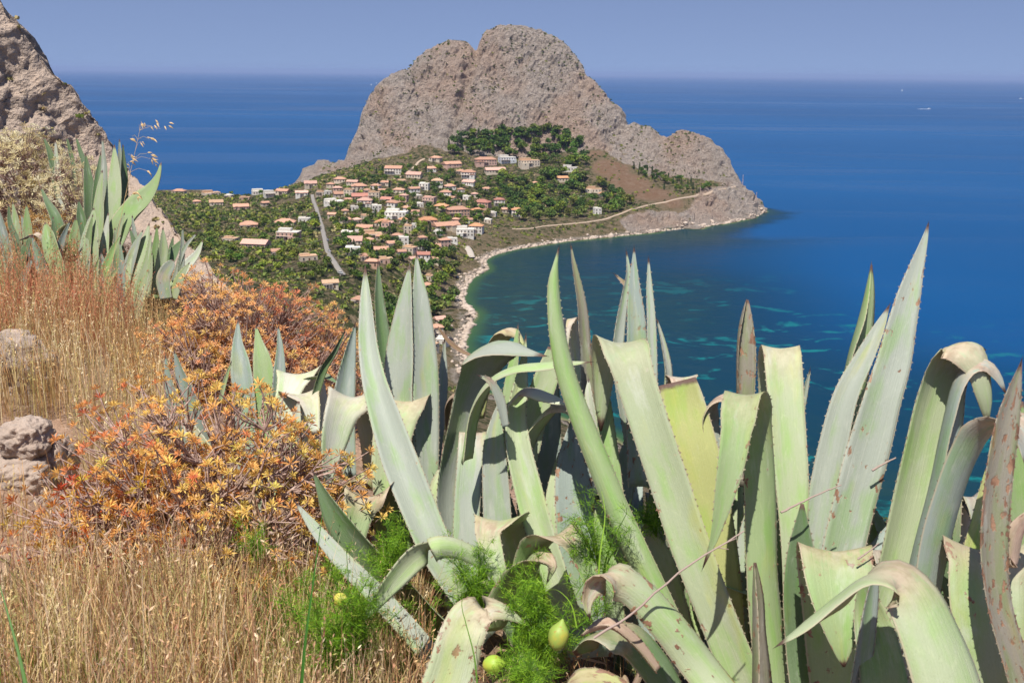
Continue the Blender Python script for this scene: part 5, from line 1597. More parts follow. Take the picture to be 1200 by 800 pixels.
t = NT('worn asphalt'); p = t.pos(); n_ = t.noise(p, .5, 5, .6)
M_ROAD = t.set(t.mix(n_, (0.19, 0.175, 0.155), (0.29, 0.265, 0.235)), .9, .2)
t = NT('pale gravel track'); p = t.pos(); n_ = t.noise(p, .4, 5, .6)
M_TRACK = t.set(t.mix(n_, (0.45, 0.35, 0.265), (0.34, 0.26, 0.19)), .95, .1)
t = NT('pale concrete'); p = t.pos(); n_ = t.noise(p, .3, 5, .6)
M_CONC = t.set(t.mix(n_, (0.46, 0.41, 0.35), (0.36, 0.31, 0.26)), .9, .1)
_, road_c, road_z = drape('village_road', [(366, 229), (369, 240), (373, 252), (377, 264), (380, 278), (383, 292), (388, 303), (395, 314), (404, 325)], 3.8, M_ROAD, 'grey village road running down the green slope')
_, path_c, _ = drape('coast_path', [(600, 268), (625, 268), (650, 264), (675, 262), (700, 259), (720, 253), (738, 247), (752, 242), (768, 239), (785, 237), (805, 232), (825, 228), (845, 224), (862, 219)], 2.2, M_TRACK, 'pale track along the foot of the headland above the shore')
drape('lane_path', [(450, 212), (470, 208), (478, 202), (490, 190), (498, 186)], 3.2, M_TRACK, 'steep pale lane below the headland cliff')
drape('quay_pavement', [(546, 290), (551, 297), (553, 304)], 6, M_CONC, 'pale concrete quay above the little beach')

# ------------------------------------------------------------------ houses
def m_objcol(name, rough, n1, amp, spec=.2):
    t = NT(name)
    n_ = t.noise(t.pos(), n1, 5, .65)
    c = t.info('Color')
    col = t.mix(t.step(n_, .4, .7, 0, amp), c, t.mix(1.0, c, (.62, .58, .55), 'MULTIPLY'))
    return t.set(col, rough, spec)


M_WALL = m_objcol('plaster', .9, .6, .45)
M_ROOF = m_objcol('roof tiles', .85, 1.4, .75)
t = NT('window glass'); M_GLASS = t.set((0.035, 0.04, 0.045), .25, .5)
t = NT('wooden door'); M_DOOR = t.set((0.12, 0.07, 0.04), .7, .3)
t = NT('terrace slab'); M_SLAB = t.set((0.50, 0.42, 0.35), .9, .2)
ROOFC = {'t': (0.50, 0.285, 0.195), 'o': (0.55, 0.28, 0.15), 'r': (0.44, 0.205, 0.155), 'n': (0.50, 0.33, 0.21), 'p': (0.60, 0.37, 0.29), 'g': (0.33, 0.30, 0.27), 'w': (0.66, 0.62, 0.55)}
WALLC = {'w': (0.72, 0.68, 0.61), 'c': (0.62, 0.53, 0.41), 'p': (0.60, 0.40, 0.32), 'k': (0.55, 0.34, 0.24), 'g': (0.50, 0.47, 0.43), 'b': (0.62, 0.64, 0.66)}
WN = {'w': 'white', 'c': 'cream', 'p': 'pink', 'k': 'terracotta-walled', 'g': 'grey', 'b': 'bluish white'}
RN = {'t': 'terracotta', 'o': 'orange', 'r': 'red', 'n': 'tan', 'p': 'pale pink', 'g': 'grey', 'w': 'white'}
FN = {'h': 'hipped', 'g': 'gabled', 'f': 'flat', 's': 'lean-to'}


def boxm(x0, x1, y0, y1, z0, z1):
    v = [(x0, y0, z0), (x1, y0, z0), (x1, y1, z0), (x0, y1, z0), (x0, y0, z1), (x1, y0, z1), (x1, y1, z1), (x0, y1, z1)]
    f = [(3, 2, 1, 0), (4, 5, 6, 7), (0, 1, 5, 4), (1, 2, 6, 5), (2, 3, 7, 6), (3, 0, 4, 7)]
    return v, f


def joinm(parts):
    V_, F_ = [], []
    for v, f in parts:
        o = len(V_)
        V_ += v; F_ += [tuple(i + o for i in q) for q in f]
    return V_, F_


v, f = boxm(-.6, .6, -.12, .06, 0, 1.5)
WIN_ME = mesh('window', v, f, M_GLASS)
v, f = joinm([boxm(-.75, -.6, -.17, .06, -.12, 1.62), boxm(.6, .75, -.17, .06, -.12, 1.62), boxm(-.6, .6, -.2, .06, -.14, 0), boxm(-.6, .6, -.17, .06, 1.5, 1.62)])
FRAME_ME = mesh('frame', v, f, M_SLAB)
v, f = boxm(-.55, .55, -.12, .06, 0, 2.15)
DOOR_ME = mesh('door', v, f, M_DOOR)

HOUSES = [  # centre x, base y, width in pixels, roof form, roof colour, wall colour, storeys
 (511,190,14,'h','t','c',1),(529,197,22,'g','t','p',1),(569,195,27,'h','t','p',2),(594,192,20,'f','w','b',2),(620,197,25,'f','n','c',2),(580,205,25,'g','p','c',1),(549,210,17,'h','t','w',2),(550,218,17,'g','p','w',1),
 (461,205,21,'g','t','w',2),(485,209,18,'g','p','c',1),(398,215,14,'h','t','c',1),(413,218,14,'g','p','c',1),(420,223,19,'h','t','c',1),(395,225,11,'h','p','p',1),(397,232,14,'g','t','c',1),(409,230,12,'f','n','c',2),
 (422,235,22,'g','r','k',1),(438,233,14,'f','n','c',2),(467,227,14,'h','t','c',1),(485,226,13,'g','t','w',1),(497,223,12,'f','w','w',2),(512,220,14,'h','n','w',2),(527,223,13,'h','t','w',1),(522,233,14,'h','t','w',2),
 (503,239,15,'f','p','p',2),(473,237,10,'h','p','p',2),(453,238,14,'g','r','c',1),(460,243,17,'h','t','w',1),(427,243,18,'h','p','w',2),(391,241,23,'f','w','w',1),(492,243,8,'f','w','w',1),(517,247,17,'h','o','c',1),
 (536,255,27,'h','t','k',2),(565,246,20,'h','r','k',2),(559,251,14,'h','o','p',1),(585,242,13,'h','r','w',2),(606,254,14,'h','o','w',2),(501,263,22,'h','o','k',1),(522,270,33,'g','t','c',1),(558,274,17,'h','o','w',2),
 (545,279,22,'f','w','w',2),(464,257,27,'f','w','w',2),(448,265,19,'h','o','c',1),(452,274,10,'f','t','p',3),(427,271,20,'g','t','p',1),(406,277,14,'f','w','w',1),(415,287,18,'s','p','c',1),(436,279,22,'f','n','c',1),
 (413,300,18,'f','w','w',2),(446,299,17,'g','t','k',1),(436,314,17,'h','t','k',1),(451,310,18,'f','n','p',1),(472,288,14,'f','w','w',2),(465,281,12,'h','t','c',1),(478,274,10,'f','c' if False else 'n','c',2),(495,284,10,'h','t','c',1),
 (495,294,14,'g','r','w',1),(480,297,16,'f','n','c',1),(508,295,16,'g','t','c',1),(521,291,14,'h','t','p',2),(529,285,14,'f','w','w',1),(509,310,10,'f','n','c',1),(496,306,16,'g','r','w',1),(404,262,12,'g','t','c',1),
 (389,256,10,'g','t','c',1),(430,257,14,'f','n','c',1),(441,249,12,'f','w','w',2),(209,227,15,'h','t','c',1),(305,228,22,'f','w','w',1),(318,231,20,'f','w','w',1),(331,228,16,'g','t','c',1),(353,231,15,'g','p','w',1),
 (281,246,18,'g','t','p',1),(252,241,16,'g','n','c',1),(290,268,21,'h','t','k',1),(333,265,24,'h','t','c',1),(337,281,27,'f','w','p',2),(356,261,15,'f','w','w',1),(298,291,32,'g','p','p',1),(269,284,18,'f','n','c',1),
 (360,306,21,'f','n','c',1),(386,338,19,'g','n','c',1),(376,230,12,'f','n','c',1),(363,221,15,'g','p','c',1),(246,229,20,'f','n','c',1),(286,235,12,'f','n','p',1),(647,204,9,'g','r','w',1),(668,202,18,'f','w','w',1),
 (659,214,13,'g','o','c',1),(627,219,8,'h','t','c',1),(696,226,20,'f','n','c',1),(707,231,11,'h','o','w',1),(679,238,13,'g','g','g',1),(700,252,9,'f','w','w',2),(511,397,16,'h','t','c',2),(515,382,13,'g','p','c',1),
 (500,341,12,'h','t','c',1),(503,330,9,'f','n','c',1),(420,358,9,'h','t','c',1),(536,240,9,'h','t','c',1),(547,235,10,'f','w','w',1),(570,226,11,'h','t','c',1),(610,240,9,'h','t','w',1),(635,246,10,'f','n','c',1),
 (475,248,11,'h','t','w',1),(487,252,10,'g','t','c',1),(440,222,12,'h','t','w',1),(452,218,11,'g','t','c',1),(540,205,10,'h','t','c',1),(505,202,11,'g','t','w',1),(432,286,11,'h','t','w',1),(458,290,11,'g','t','c',1),
 (518,405,14,'f','w','w',1),(506,412,12,'f','n','c',1),
 (445,282,10,'h','t','c',1),(456,266,9,'g','p','w',1),(472,262,10,'h','o','c',1),(487,268,10,'f','w','w',1),(470,301,10,'g','t','w',1),(427,306,9,'h','t','c',1),(484,310,9,'g','p','c',1),(513,276,9,'f','w','w',1),(534,262,9,'h','t','p',1),(549,262,9,'g','t','w',1),(572,262,9,'f','w','c',1),(592,250,9,'g','t','c',1),(578,254,8,'f','w','w',1),(530,236,8,'g','t','w',1),(556,232,8,'h','p','c',1),(490,233,8,'f','w','c',1),(448,227,9,'g','t','c',1),(430,227,8,'h','t','p',1),(407,238,8,'g','t','c',1),(415,247,9,'f','w','w',1),(404,251,8,'h','t','c',1),(418,262,9,'h','p','c',1),(420,276,8,'f','w','c',1),(540,226,8,'h','t','w',1),(470,216,9,'g','n','c',1),(387,221,9,'h','t','c',1),(384,229,8,'f','w','w',1),(310,242,9,'g','t','c',1),(268,232,9,'f','w','c',1),(230,240,9,'h','t','c',1),(322,300,9,'g','t','c',1)]


def zone_of(x, y):
    if y > 325 and x > 480: return 'on the near rocky shore'
    if y > 320: return 'just above the rust-red bush'
    if x < 345 and y < 240: return 'on the far rim above the open sea'
    if x < 345: return 'left of the village road'
    if x < 385: return 'close beside the village road'
    if y < 202 and x >= 490 and x < 640: return 'in the top row under the pine wood'
    if x >= 610 and y < 236: return 'on the wooded slope below the cliff'
    if x >= 590: return 'at the wooded end of the bay'
    if x >= 530 and y >= 228: return 'above the beach'
    if x < 435 and y < 237: return 'below the rocky outcrop'
    if x < 435: return 'right of the village road'
    if y < 232: return 'in the upper village'
    if y < 262: return 'in the middle of the village'
    return 'in the lower village near the quay'


hrng = np.random.RandomState(11)
house_xy = []
info = []
for (cx, by, w, form, rc, wc, st_) in HOUSES:
    p = land_hit(cx, by)
    if p is None: continue
    size = 'small' if w < 12 else 'large' if w > 20 else ''
    st_word = {1: 'single-storey', 2: 'two-storey', 3: 'tower-like'}[st_]
    roofw = ('flat-roofed' if form == 'f' else f"{RN[rc]} {FN[form]}-roofed")
    key = ' '.join(q for q in (size, WN[wc], st_word, roofw, 'house') if q)
    info.append([cx, by, w, form, rc, wc, st_, p, key, zone_of(cx, by)])
from collections import defaultdict
same = defaultdict(list)
for r in info: same[(r[8], r[9])].append(r)
ORD = ['first', 'second', 'third', 'fourth', 'fifth', 'sixth', 'seventh']
for k_, rs in same.items():
    if len(rs) > 1:
        for i, r in enumerate(sorted(rs, key=lambda q: q[0])):
            nm = 'leftmost such' if i == 0 else 'rightmost such' if i == len(rs) - 1 else ORD[i] + ' such from the left'
            r.append(nm)
    else: rs[0].append('')
for (cx, by, w, form, rc, wc, st_, p, key, zn, nm) in info:
    dist = math.hypot(p[0], p[1], H - p[2])
    Wd = max(w * .92 * dist / F, 6.0)
    Dp = min(max(Wd * hrng.uniform(.55, .8), 6.0), 12)
    hh = 3.1 * st_ + .2
    yaw = math.atan2(-p[0], p[1]) * .5 + hrng.uniform(-.55, .55)
    lab = f"{key} {zn}" + (f", {nm}" if nm else '')
    x0, y0 = p[0], p[1] + Dp * .5
    ca, sa = math.cos(yaw), math.sin(yaw)
    cor = [(x0 + ca * a - sa * b, y0 + sa * a + ca * b) for a in (-Wd / 2, 0, Wd / 2) for b in (-Dp / 2, Dp / 2)]
    zz = land_z([c[0] for c in cor], [c[1] for c in cor])
    base = float(np.percentile(zz, 70))
    root = empty('house', (x0, y0, base), lab, 'house', 'houses of the village', yaw)
    house_xy.append((x0, y0, max(Wd, Dp) * .58))
    wcol = np.array(WALLC[wc]) * hrng.uniform(.85, 1.1); rcol = np.array(ROOFC[rc]) * hrng.uniform(.8, 1.15)
    parts = [boxm(-Wd / 2, Wd / 2, -Dp / 2, Dp / 2, -5, hh)]
    wing = Wd > 14 and hrng.uniform() < .7
    if wing:
        s_ = hrng.choice([-1, 1]); ww = Wd * .38
        xa = s_ * (Wd / 2 - ww / 2 - .3)
        parts.append(boxm(xa - ww / 2, xa + ww / 2, -Dp / 2 - 3.2, -Dp / 2 + .5, -5, hh * (.98 if st_ == 1 else .55)))
    v, f = joinm(parts)
    o = obj('wall', mesh('wall', v, f, M_WALL), root); o.color = (*wcol, 1)
    e = .55
    a, b = Wd / 2 + e, Dp / 2 + e
    rh = Dp * .24 + .3
    if form == 'f':
        v, f = joinm([boxm(-Wd / 2 - .12, Wd / 2 + .12, -Dp / 2 - .12, Dp / 2 + .12, hh, hh + .35), boxm(-Wd / 2 + .25, Wd * .1, -Dp / 2 + Dp * .45, Dp / 2 - .25, hh + .35, hh + (2.6 if Wd > 13 else 1.2))])
    elif form == 'g':
        v = [(-a, -b, hh - .1), (a, -b, hh - .1), (a, b, hh - .1), (-a, b, hh - .1), (-a, 0, hh + rh), (a, 0, hh + rh), (-a, -b, hh + .15), (a, -b, hh + .15), (a, b, hh + .15), (-a, b, hh + .15)]
        f = [(3, 2, 1, 0), (0, 1, 7, 6), (2, 3, 9, 8), (6, 7, 5, 4), (8, 9, 4, 5), (1, 2, 8, 5, 7), (3, 0, 6, 4, 9)]
    elif form == 's':
        v = [(-a, -b, hh - .1), (a, -b, hh - .1), (a, b, hh - .1), (-a, b, hh - .1), (-a, -b, hh + .15), (a, -b, hh + .15), (a, b, hh + rh * 1.5), (-a, b, hh + rh * 1.5)]
        f = [(3, 2, 1, 0), (4, 5, 6, 7), (0, 1, 5, 4), (1, 2, 6, 5), (2, 3, 7, 6), (3, 0, 4, 7)]
    else:
        k = max(a - b, a * .12)
        v = [(-a, -b, hh - .1), (a, -b, hh - .1), (a, b, hh - .1), (-a, b, hh - .1), (-a, -b, hh + .15), (a, -b, hh + .15), (a, b, hh + .15), (-a, b, hh + .15), (-k, 0, hh + rh), (k, 0, hh + rh)]
        f = [(3, 2, 1, 0), (0, 1, 5, 4), (1, 2, 6, 5), (2, 3, 7, 6), (3, 0, 4, 7), (4, 5, 9, 8), (6, 7, 8, 9), (5, 6, 9), (7, 4, 8)]
    if wing and form != 'f':
        zt = hh * (.98 if st_ == 1 else .55) + .05
        v2 = [(xa - ww / 2 - .4, -Dp / 2 - 3.6, zt), (xa + ww / 2 + .4, -Dp / 2 - 3.6, zt), (xa + ww / 2 + .4, -Dp / 2 + .2, zt), (xa - ww / 2 - .4, -Dp / 2 + .2, zt), (xa, -Dp / 2 - 3.6, zt + 1.2), (xa, -Dp / 2 + .2, zt + 1.2)]
        f2 = [(3, 2, 1, 0), (0, 1, 4), (2, 3, 5), (1, 2, 5, 4), (3, 0, 4, 5)]
        v, f = joinm([(list(v), f), (v2, f2)])
    ro = obj('roof', mesh('roof', v, f, M_ROOF), root); ro.color = (*rcol, 1)
    if form in 'hg' and Wd > 8.5:
        v, f = boxm(-.35, .35, -.35, .35, 0, 1.5)
        ch = obj('chimney', mesh('chimney', v, f, M_WALL), ro, (hrng.choice([-1, 1]) * Wd * .22, Dp * .12, hh + rh * .6)); ch.color = (*wcol, 1)
    nw = max(2, int(Wd / 3.2))
    for s_ in range(st_):
        for i in range(nw):
            xx = (i + .5) / nw * Wd - Wd / 2
            if s_ == 0 and i == nw // 2:
                obj('door', DOOR_ME, root, (xx, -Dp / 2, .05)); continue
            if wing and abs(xx - xa) < ww / 2 + .8 and (s_ == 0 or st_ == 1):
                if abs(xx - xa) < ww * .3: obj('window', WIN_ME, root, (xa, -Dp / 2 - 3.2, 3.1 * s_ + .95))
                continue
            wi = obj('window', WIN_ME, root, (xx, -Dp / 2, 3.1 * s_ + .95))
            obj('frame', FRAME_ME, wi)
        for sd_ in (-1, 1):
            wi = obj('window', WIN_ME, root, (sd_ * Wd / 2, 0, 3.1 * s_ + .95)); wi.rotation_euler = (0, 0, sd_ * math.pi / 2)
    if (st_ > 1 and Wd > 11) or hrng.uniform() < .4:
        zt = 3.1 if st_ > 1 else 2.7
        v, f = joinm([boxm(-Wd / 2, Wd / 2 * .2, -Dp / 2 - 1.7, -Dp / 2 - .003, zt, zt + .18)] + [boxm(x_ - .12, x_ + .12, -Dp / 2 - 1.65, -Dp / 2 - 1.4, -4, zt) for x_ in np.linspace(-Wd / 2 + .2, Wd / 2 * .2 - .2, 4)])
        obj('terrace', mesh('terrace', v, f, M_SLAB), root)
house_xy = np.array(house_xy)

# ------------------------------------------------------------------ cars by the road
t = NT('car paint'); M_CAR = t.set(t.info('Color'), .3, .5)
t = NT('tyre rubber'); M_TYRE = t.set((0.02, 0.02, 0.02), .8, .2)


def car(px, py, col, rz, label):
    p = land_hit(px, py)
    d = np.hypot(road_c[:, 0] - p[0], road_c[:, 1] - p[1]); k = int(np.argmin(d))
    z = road_z[k] + .02 if d[k] < 6 else p[2] + .4
    root = empty('parked_car', (p[0], p[1], z), label, 'car', 'cars parked in the village', rz)
    v = [(-.85, -2.1, .35), (.85, -2.1, .35), (.85, 2.1, .35), (-.85, 2.1, .35), (-.82, -2.1, .85), (.82, -2.1, .85), (.82, 2.1, .9), (-.82, 2.1, .9)]
    o = obj('body', mesh('body', v, boxm(0, 1, 0, 1, 0, 1)[1], M_CAR), root); o.color = (*col, 1)
    v = [(-.8, -1.1, .9), (.8, -1.1, .9), (.8, 1.7, .9), (-.8, 1.7, .9), (-.62, -.4, 1.42), (.62, -.4, 1.42), (.62, 1.2, 1.42), (-.62, 1.2, 1.42)]
    obj('windows', mesh('windows', v, boxm(0, 1, 0, 1, 0, 1)[1], M_GLASS), root)
    v, f = boxm(-.6, .6, -.38, 1.18, 1.42, 1.47)
    o = obj('roof', mesh('roof', v, f, M_CAR), root); o.color = (*col, 1)
    for sx_ in (-1, 1):
        for y_ in (-1.3, 1.3):
            bm = bmesh.new(); bmesh.ops.create_cone(bm, cap_ends=True, segments=10, radius1=.32, radius2=.32, depth=.2)
            bmesh.ops.rotate(bm, verts=bm.verts, matrix=Matrix.Rotation(math.pi / 2, 3, 'Y'))
            m_ = bpy.data.meshes.new('wheel'); bm.to_mesh(m_); bm.free(); m_.materials.append(M_TYRE)
            obj('wheel', m_, root, (sx_ * .8, y_, .32))


car(375, 262, (.7, .7, .7), .25, 'white car on the upper village road')
car(384, 283, (.25, .27, .3), .2, 'grey car beside the village road under the tall trees')
car(386, 296, (.6, .6, .6), .4, 'pale car low on the village road')
car(399, 322, (.65, .65, .63), .7, 'white car at the bend of the village road')
car(536, 326, (.05, .06, .09), .4, 'dark car parked on the shore rocks')
car(495, 300, (.5, .05, .04), 1.2, 'red car between the lower village houses')

# ------------------------------------------------------------------ trees
M_CROWN = m_tint('tree foliage', .75, .15, .15, obj_tint=True)
t = NT('tree bark'); M_TRUNK = t.set((0.13, 0.09, 0.065), .9, .1)


def crown_mesh(kind, seed, n):
    rng = np.random.RandomState(seed)
    out, sh = [], []
    if kind == 'cypress':
        z = rng.uniform(0, 1, n); r = .16 * (1 - z) ** .55 * np.minimum(1, z * 8 + .5)
        a = rng.uniform(0, 6.28, n); rr = r * rng.uniform(.55, 1.1, n)
        P = np.column_stack([np.cos(a) * rr, np.sin(a) * rr, .06 + .94 * z])
    else:
        nl = 9 if kind == 'pine' else 7
        lob = rng.normal(size=(nl, 3)); lob /= np.linalg.norm(lob, axis=1)[:, None]
        lob *= rng.uniform(.5, 1, (nl, 1)) * (np.array([.36, .36, .16]) if kind == 'pine' else np.array([.27, .27, .22]))
        lr = rng.uniform(.16, .27, nl)
        i = rng.randint(0, nl, n)
        d = rng.normal(size=(n, 3)); d /= np.linalg.norm(d, axis=1)[:, None]
        P = lob[i] + d * (lr[i] * rng.uniform(.7, 1.08, n))[:, None] * np.array([1, 1, .8])
        P[:, 2] += .70 if kind == 'pine' else .58
    s = rng.uniform(.035, .075, n)
    if kind == 'cypress': s *= .7
    u = rng.normal(size=(n, 3)); u /= np.linalg.norm(u, axis=1)[:, None]
    w = np.cross(u, rng.normal(size=(n, 3))); w /= np.linalg.norm(w, axis=1)[:, None]
    u *= s[:, None]; w *= s[:, None]
    V_ = np.stack([P - u - w, P + u - w * .6, P + u * .8 + w, P - u * .7 + w * .8], 1).reshape(-1, 3)
    F_ = np.arange(n * 4).reshape(-1, 4)
    c = np.array({'pine': (0.085, 0.135, 0.03), 'round': (0.12, 0.165, 0.035), 'cypress': (0.055, 0.09, 0.033)}[kind])
    cols = np.repeat(c[None] * rng.uniform(.55, 1.5, (n, 1)) * (1 + rng.normal(0, .08, (n, 3))), 4, 0)
    m_ = mesh('crown', V_, F_, M_CROWN); cattr(m_, 'tint', np.clip(cols, 0, 1))
    return m_


def trunk_mesh(kind, seed):
    rng = np.random.RandomState(seed)
    top = {'pine': .62, 'round': .45, 'cypress': .5}[kind]
    P = np.array([(0, 0, -.12), (rng.normal(0, .02), rng.normal(0, .02), top * .5), (rng.normal(0, .03), rng.normal(0, .03), top)])
    segs = curve_segs(catmull(P, 5), .028, .016)
    if kind != 'cypress':
        for k in range(4):
            a = k * 1.6 + rng.uniform(0, 1)
            segs += curve_segs(np.array([P[2] * .9, P[2] + (math.cos(a) * .12, math.sin(a) * .12, .06), P[2] + (math.cos(a) * .24, math.sin(a) * .24, .1)]), .013, .005)
    v, f = tubes(segs, 5)
    return mesh('trunk', v, f, M_TRUNK, smooth=True)


PROTO = {k: [(crown_mesh(k, 40 + i + 10 * j, 260), trunk_mesh(k, 70 + i)) for i in range(4)] for j, k in enumerate(('pine', 'round', 'cypress'))}
trng = np.random.RandomState(23)


def inside(poly, x, y):
    c = False
    for i in range(len(poly)):
        x0, y0 = poly[i]; x1, y1 = poly[i - 1]
        if (y0 > y) != (y1 > y) and x < (x1 - x0) * (y - y0) / (y1 - y0) + x0: c = not c
    return c


ZONES = [  # polygon, number, mix of kinds, height range, label
 ([(520, 172), (545, 163), (575, 160), (605, 154), (640, 150), (672, 160), (690, 180), (684, 200), (640, 196), (600, 186), (560, 184), (525, 184)], 150, 'ppppppc', (9, 15), 'dark pine in the wood at the foot of the headland cliff', 'dark trees of the wood under the cliff'),
 ([(590, 206), (640, 204), (690, 210), (722, 226), (740, 240), (716, 254), (660, 258), (610, 262), (590, 244), (578, 226)], 150, 'ppr', (9, 14), 'green tree in the wood between the upper village and the shore', 'trees of the wood above the shore'),
 ([(735, 193), (760, 200), (790, 210), (825, 217), (842, 222), (810, 228), (780, 229), (760, 216)], 40, 'ppc', (6, 9), 'small pine on the rocky slope above the coast track', 'pines above the coast track'),
 ([(392, 212), (430, 206), (470, 196), (520, 200), (580, 212), (600, 240), (570, 262), (530, 276), (500, 288), (460, 320), (420, 330), (400, 300), (388, 260)], 330, 'rrrrppc', (5, 9.5), 'garden tree between the village houses', 'garden trees among the houses'),
 ([(490, 296), (530, 298), (537, 318), (520, 340), (510, 330), (490, 330)], 22, 'ppr', (8, 12), 'pine behind the quay at the head of the bay', 'pines behind the quay'),
 ([(440, 330), (510, 335), (536, 345), (540, 380), (530, 410), (505, 400), (470, 420), (440, 400)], 40, 'ppr', (9, 13), 'bright green pine on the near shore, seen between the tall agave leaves', 'pines on the near shore'),
 ([(215, 230), (300, 228), (350, 234), (368, 262), (380, 300), (395, 330), (350, 330), (300, 318), (240, 300), (215, 262)], 105, 'rrrpp', (4.5, 8), 'tree on the green slope left of the village road', 'trees left of the village road'),
 ([(366, 250), (376, 262), (394, 300), (400, 312), (392, 316), (372, 284)], 10, 'rp', (9, 12), 'tall tree lining the village road', 'tall trees along the village road')]
spots = []
for poly, n, mixk, hr, lab, grp in ZONES:
    xs = [q[0] for q in poly]; ys = [q[1] for q in poly]
    got = tries = 0
    while got < n and tries < n * 30:
        tries += 1
        x, y = trng.uniform(min(xs), max(xs)), trng.uniform(min(ys), max(ys))
        if not inside(poly, x, y): continue
        p = land_hit(x, y)
        if p is None or p[2] < 2.0: continue
        if (np.hypot(house_xy[:, 0] - p[0], house_xy[:, 1] - p[1]) < house_xy[:, 2] + .5).any(): continue
        # leave the fronts of the houses open
        if ((np.abs(house_xy[:, 0] - p[0]) < house_xy[:, 2] * .8) & (house_xy[:, 1] - p[1] > 0) & (house_xy[:, 1] - p[1] < 13) & (trng.uniform() < .75)).any(): continue
        if np.hypot(road_c[:, 0] - p[0], road_c[:, 1] - p[1]).min() < 5.5: continue
        if np.hypot(path_c[:, 0] - p[0], path_c[:, 1] - p[1]).min() < 4: continue
        spots.append((p, mixk, hr, lab, grp)); got += 1
_prio = {'garden trees among the houses': 1, 'trees left of the village road': 2}
spots.sort(key=lambda q: (_prio.get(q[4], 0), trng.uniform()))
over = []
GREENS = [(1.1, 1.05, 1.1), (1.45, 1.3, .95), (.78, .82, 1.0), (1.8, 1.55, .9), (1.05, 1.2, .95), (1.5, 1.15, 1.2), (.85, .98, .8)]
cnt = defaultdict(int)
for p, mixk, hr, lab, grp in spots:
    k = {'p': 'pine', 'r': 'round', 'c': 'cypress'}[mixk[trng.randint(len(mixk))]]
    full = cnt[k] >= 300
    cnt[k] += 1
    cm, tm = PROTO[k][trng.randint(4)]
    h = trng.uniform(*hr) * (1.05 if k == 'cypress' else 1)
    if full:
        over.append((cm, p, h * trng.uniform(.95, 1.25), h, trng.uniform(0, 6.28), np.array(GREENS[trng.randint(len(GREENS))]) * trng.uniform(.8, 1.25)))
        continue
    name = {'pine': 'pine_tree', 'round': 'broadleaf_tree', 'cypress': 'cypress_tree'}[k]
    lb = lab
    if k == 'cypress': lb = 'slender dark cypress ' + lab.split(' ', 2 if lab.startswith(('dark', 'green', 'small', 'garden', 'tall')) else 1)[-1]
    elif k == 'round': lb = lab.replace('dark pine', 'rounded tree').replace('small pine', 'rounded tree').replace('bright green pine', 'bright green rounded tree').replace('garden tree', 'rounded garden tree').replace('pine behind', 'rounded tree behind')
    elif k == 'pine': lb = lab.replace('garden tree', 'garden pine').replace('green tree', 'green pine').replace('tree on', 'pine on').replace('tall tree', 'tall pine')
    gi = trng.randint(len(GREENS)); gk = trng.uniform(.8, 1.25)
    tone = 'dark' if gi in (2, 6) else 'light green' if gi in (1, 3) else 'olive' if gi == 5 else 'mid green'
    lb = ('tall ' if h > hr[0] + .62 * (hr[1] - hr[0]) else 'low ' if h < hr[0] + .3 * (hr[1] - hr[0]) else 'middling ') + tone + ' ' + lb.replace('dark ', '').replace('bright green ', '').replace('mid green ', '').replace('green pine', 'pine').replace('green tree', 'tree').replace('tall ', '').replace('small ', '')
    hd = np.hypot(house_xy[:, 0] - p[0], house_xy[:, 1] - p[1]); hi = int(np.argmin(hd))
    if hd[hi] < 22 and ('village houses' in lb or 'left of the village road' in lb):
        dx, dy = p[0] - house_xy[hi][0], p[1] - house_xy[hi][1]
        where = ('right of' if dx > 0 else 'left of') if abs(dx) > abs(dy) else ('behind' if dy > 0 else 'in front of')
        ih = info[hi]
        hw = f"{WN[ih[5]]} " + ('flat-roofed' if ih[3] == 'f' else f"{RN[ih[4]]}-roofed") + (' two-storey' if ih[6] > 1 else '') + ' house'
        kw = {'pine': 'pine', 'round': 'rounded tree', 'cypress': 'slender cypress'}[k]
        sz = lb.split(' ')[0]
        lb = f"{sz} {tone} {kw} just {where} the {hw} {ih[9] if len(ih[9].split()) < 5 else ''}".strip()
        lb = ' '.join(lb.split()[:16]) if len(lb.split()) <= 16 else f"{sz} {tone} {kw} just {where} the {hw}"
    r = empty(name, (p[0], p[1], p[2]), lb, 'tree', grp + (' (cypress)' if k == 'cypress' else ' (rounded)' if k == 'round' else ' (pine)'), trng.uniform(0, 6.28))
    s = h * trng.uniform(.95, 1.25) if k != 'cypress' else h
    r.scale = (s, s, h)
    c_ = obj('crown', cm, r); g_ = np.array(GREENS[gi]) * gk
    c_.color = (*g_, 1)
    obj('trunk', tm, r)

if over:
    VV, CC = [], []
    for cm, p, s_, h, a_, g_ in over:
        v_ = np.empty(len(cm.vertices) * 3, dtype=np.float32); cm.vertices.foreach_get('co', v_); v_ = v_.reshape(-1, 3).astype(float)
        c_ = np.empty(len(cm.vertices) * 4, dtype=np.float32); cm.attributes['tint'].data.foreach_get('color', c_); c_ = c_.reshape(-1, 4)[:, :3]
        ca, sa = math.cos(a_), math.sin(a_)
        VV.append(np.column_stack([(v_[:, 0] * ca - v_[:, 1] * sa) * s_ + p[0], (v_[:, 0] * sa + v_[:, 1] * ca) * s_ + p[1], v_[:, 2] * h + p[2]]))
        CC.append(c_ * g_)
    VV = np.concatenate(VV)
    m_ = mesh('tree_mass', VV, np.arange(len(VV)).reshape(-1, 4), M_CROWN); cattr(m_, 'tint', np.clip(np.concatenate(CC), 0, 1))
    o = obj('far_trees', m_); o.color = (1, 1, 1, 1)
    tag(o, 'remaining small trees merging into green cover on the village slopes', 'trees', kind='stuff')

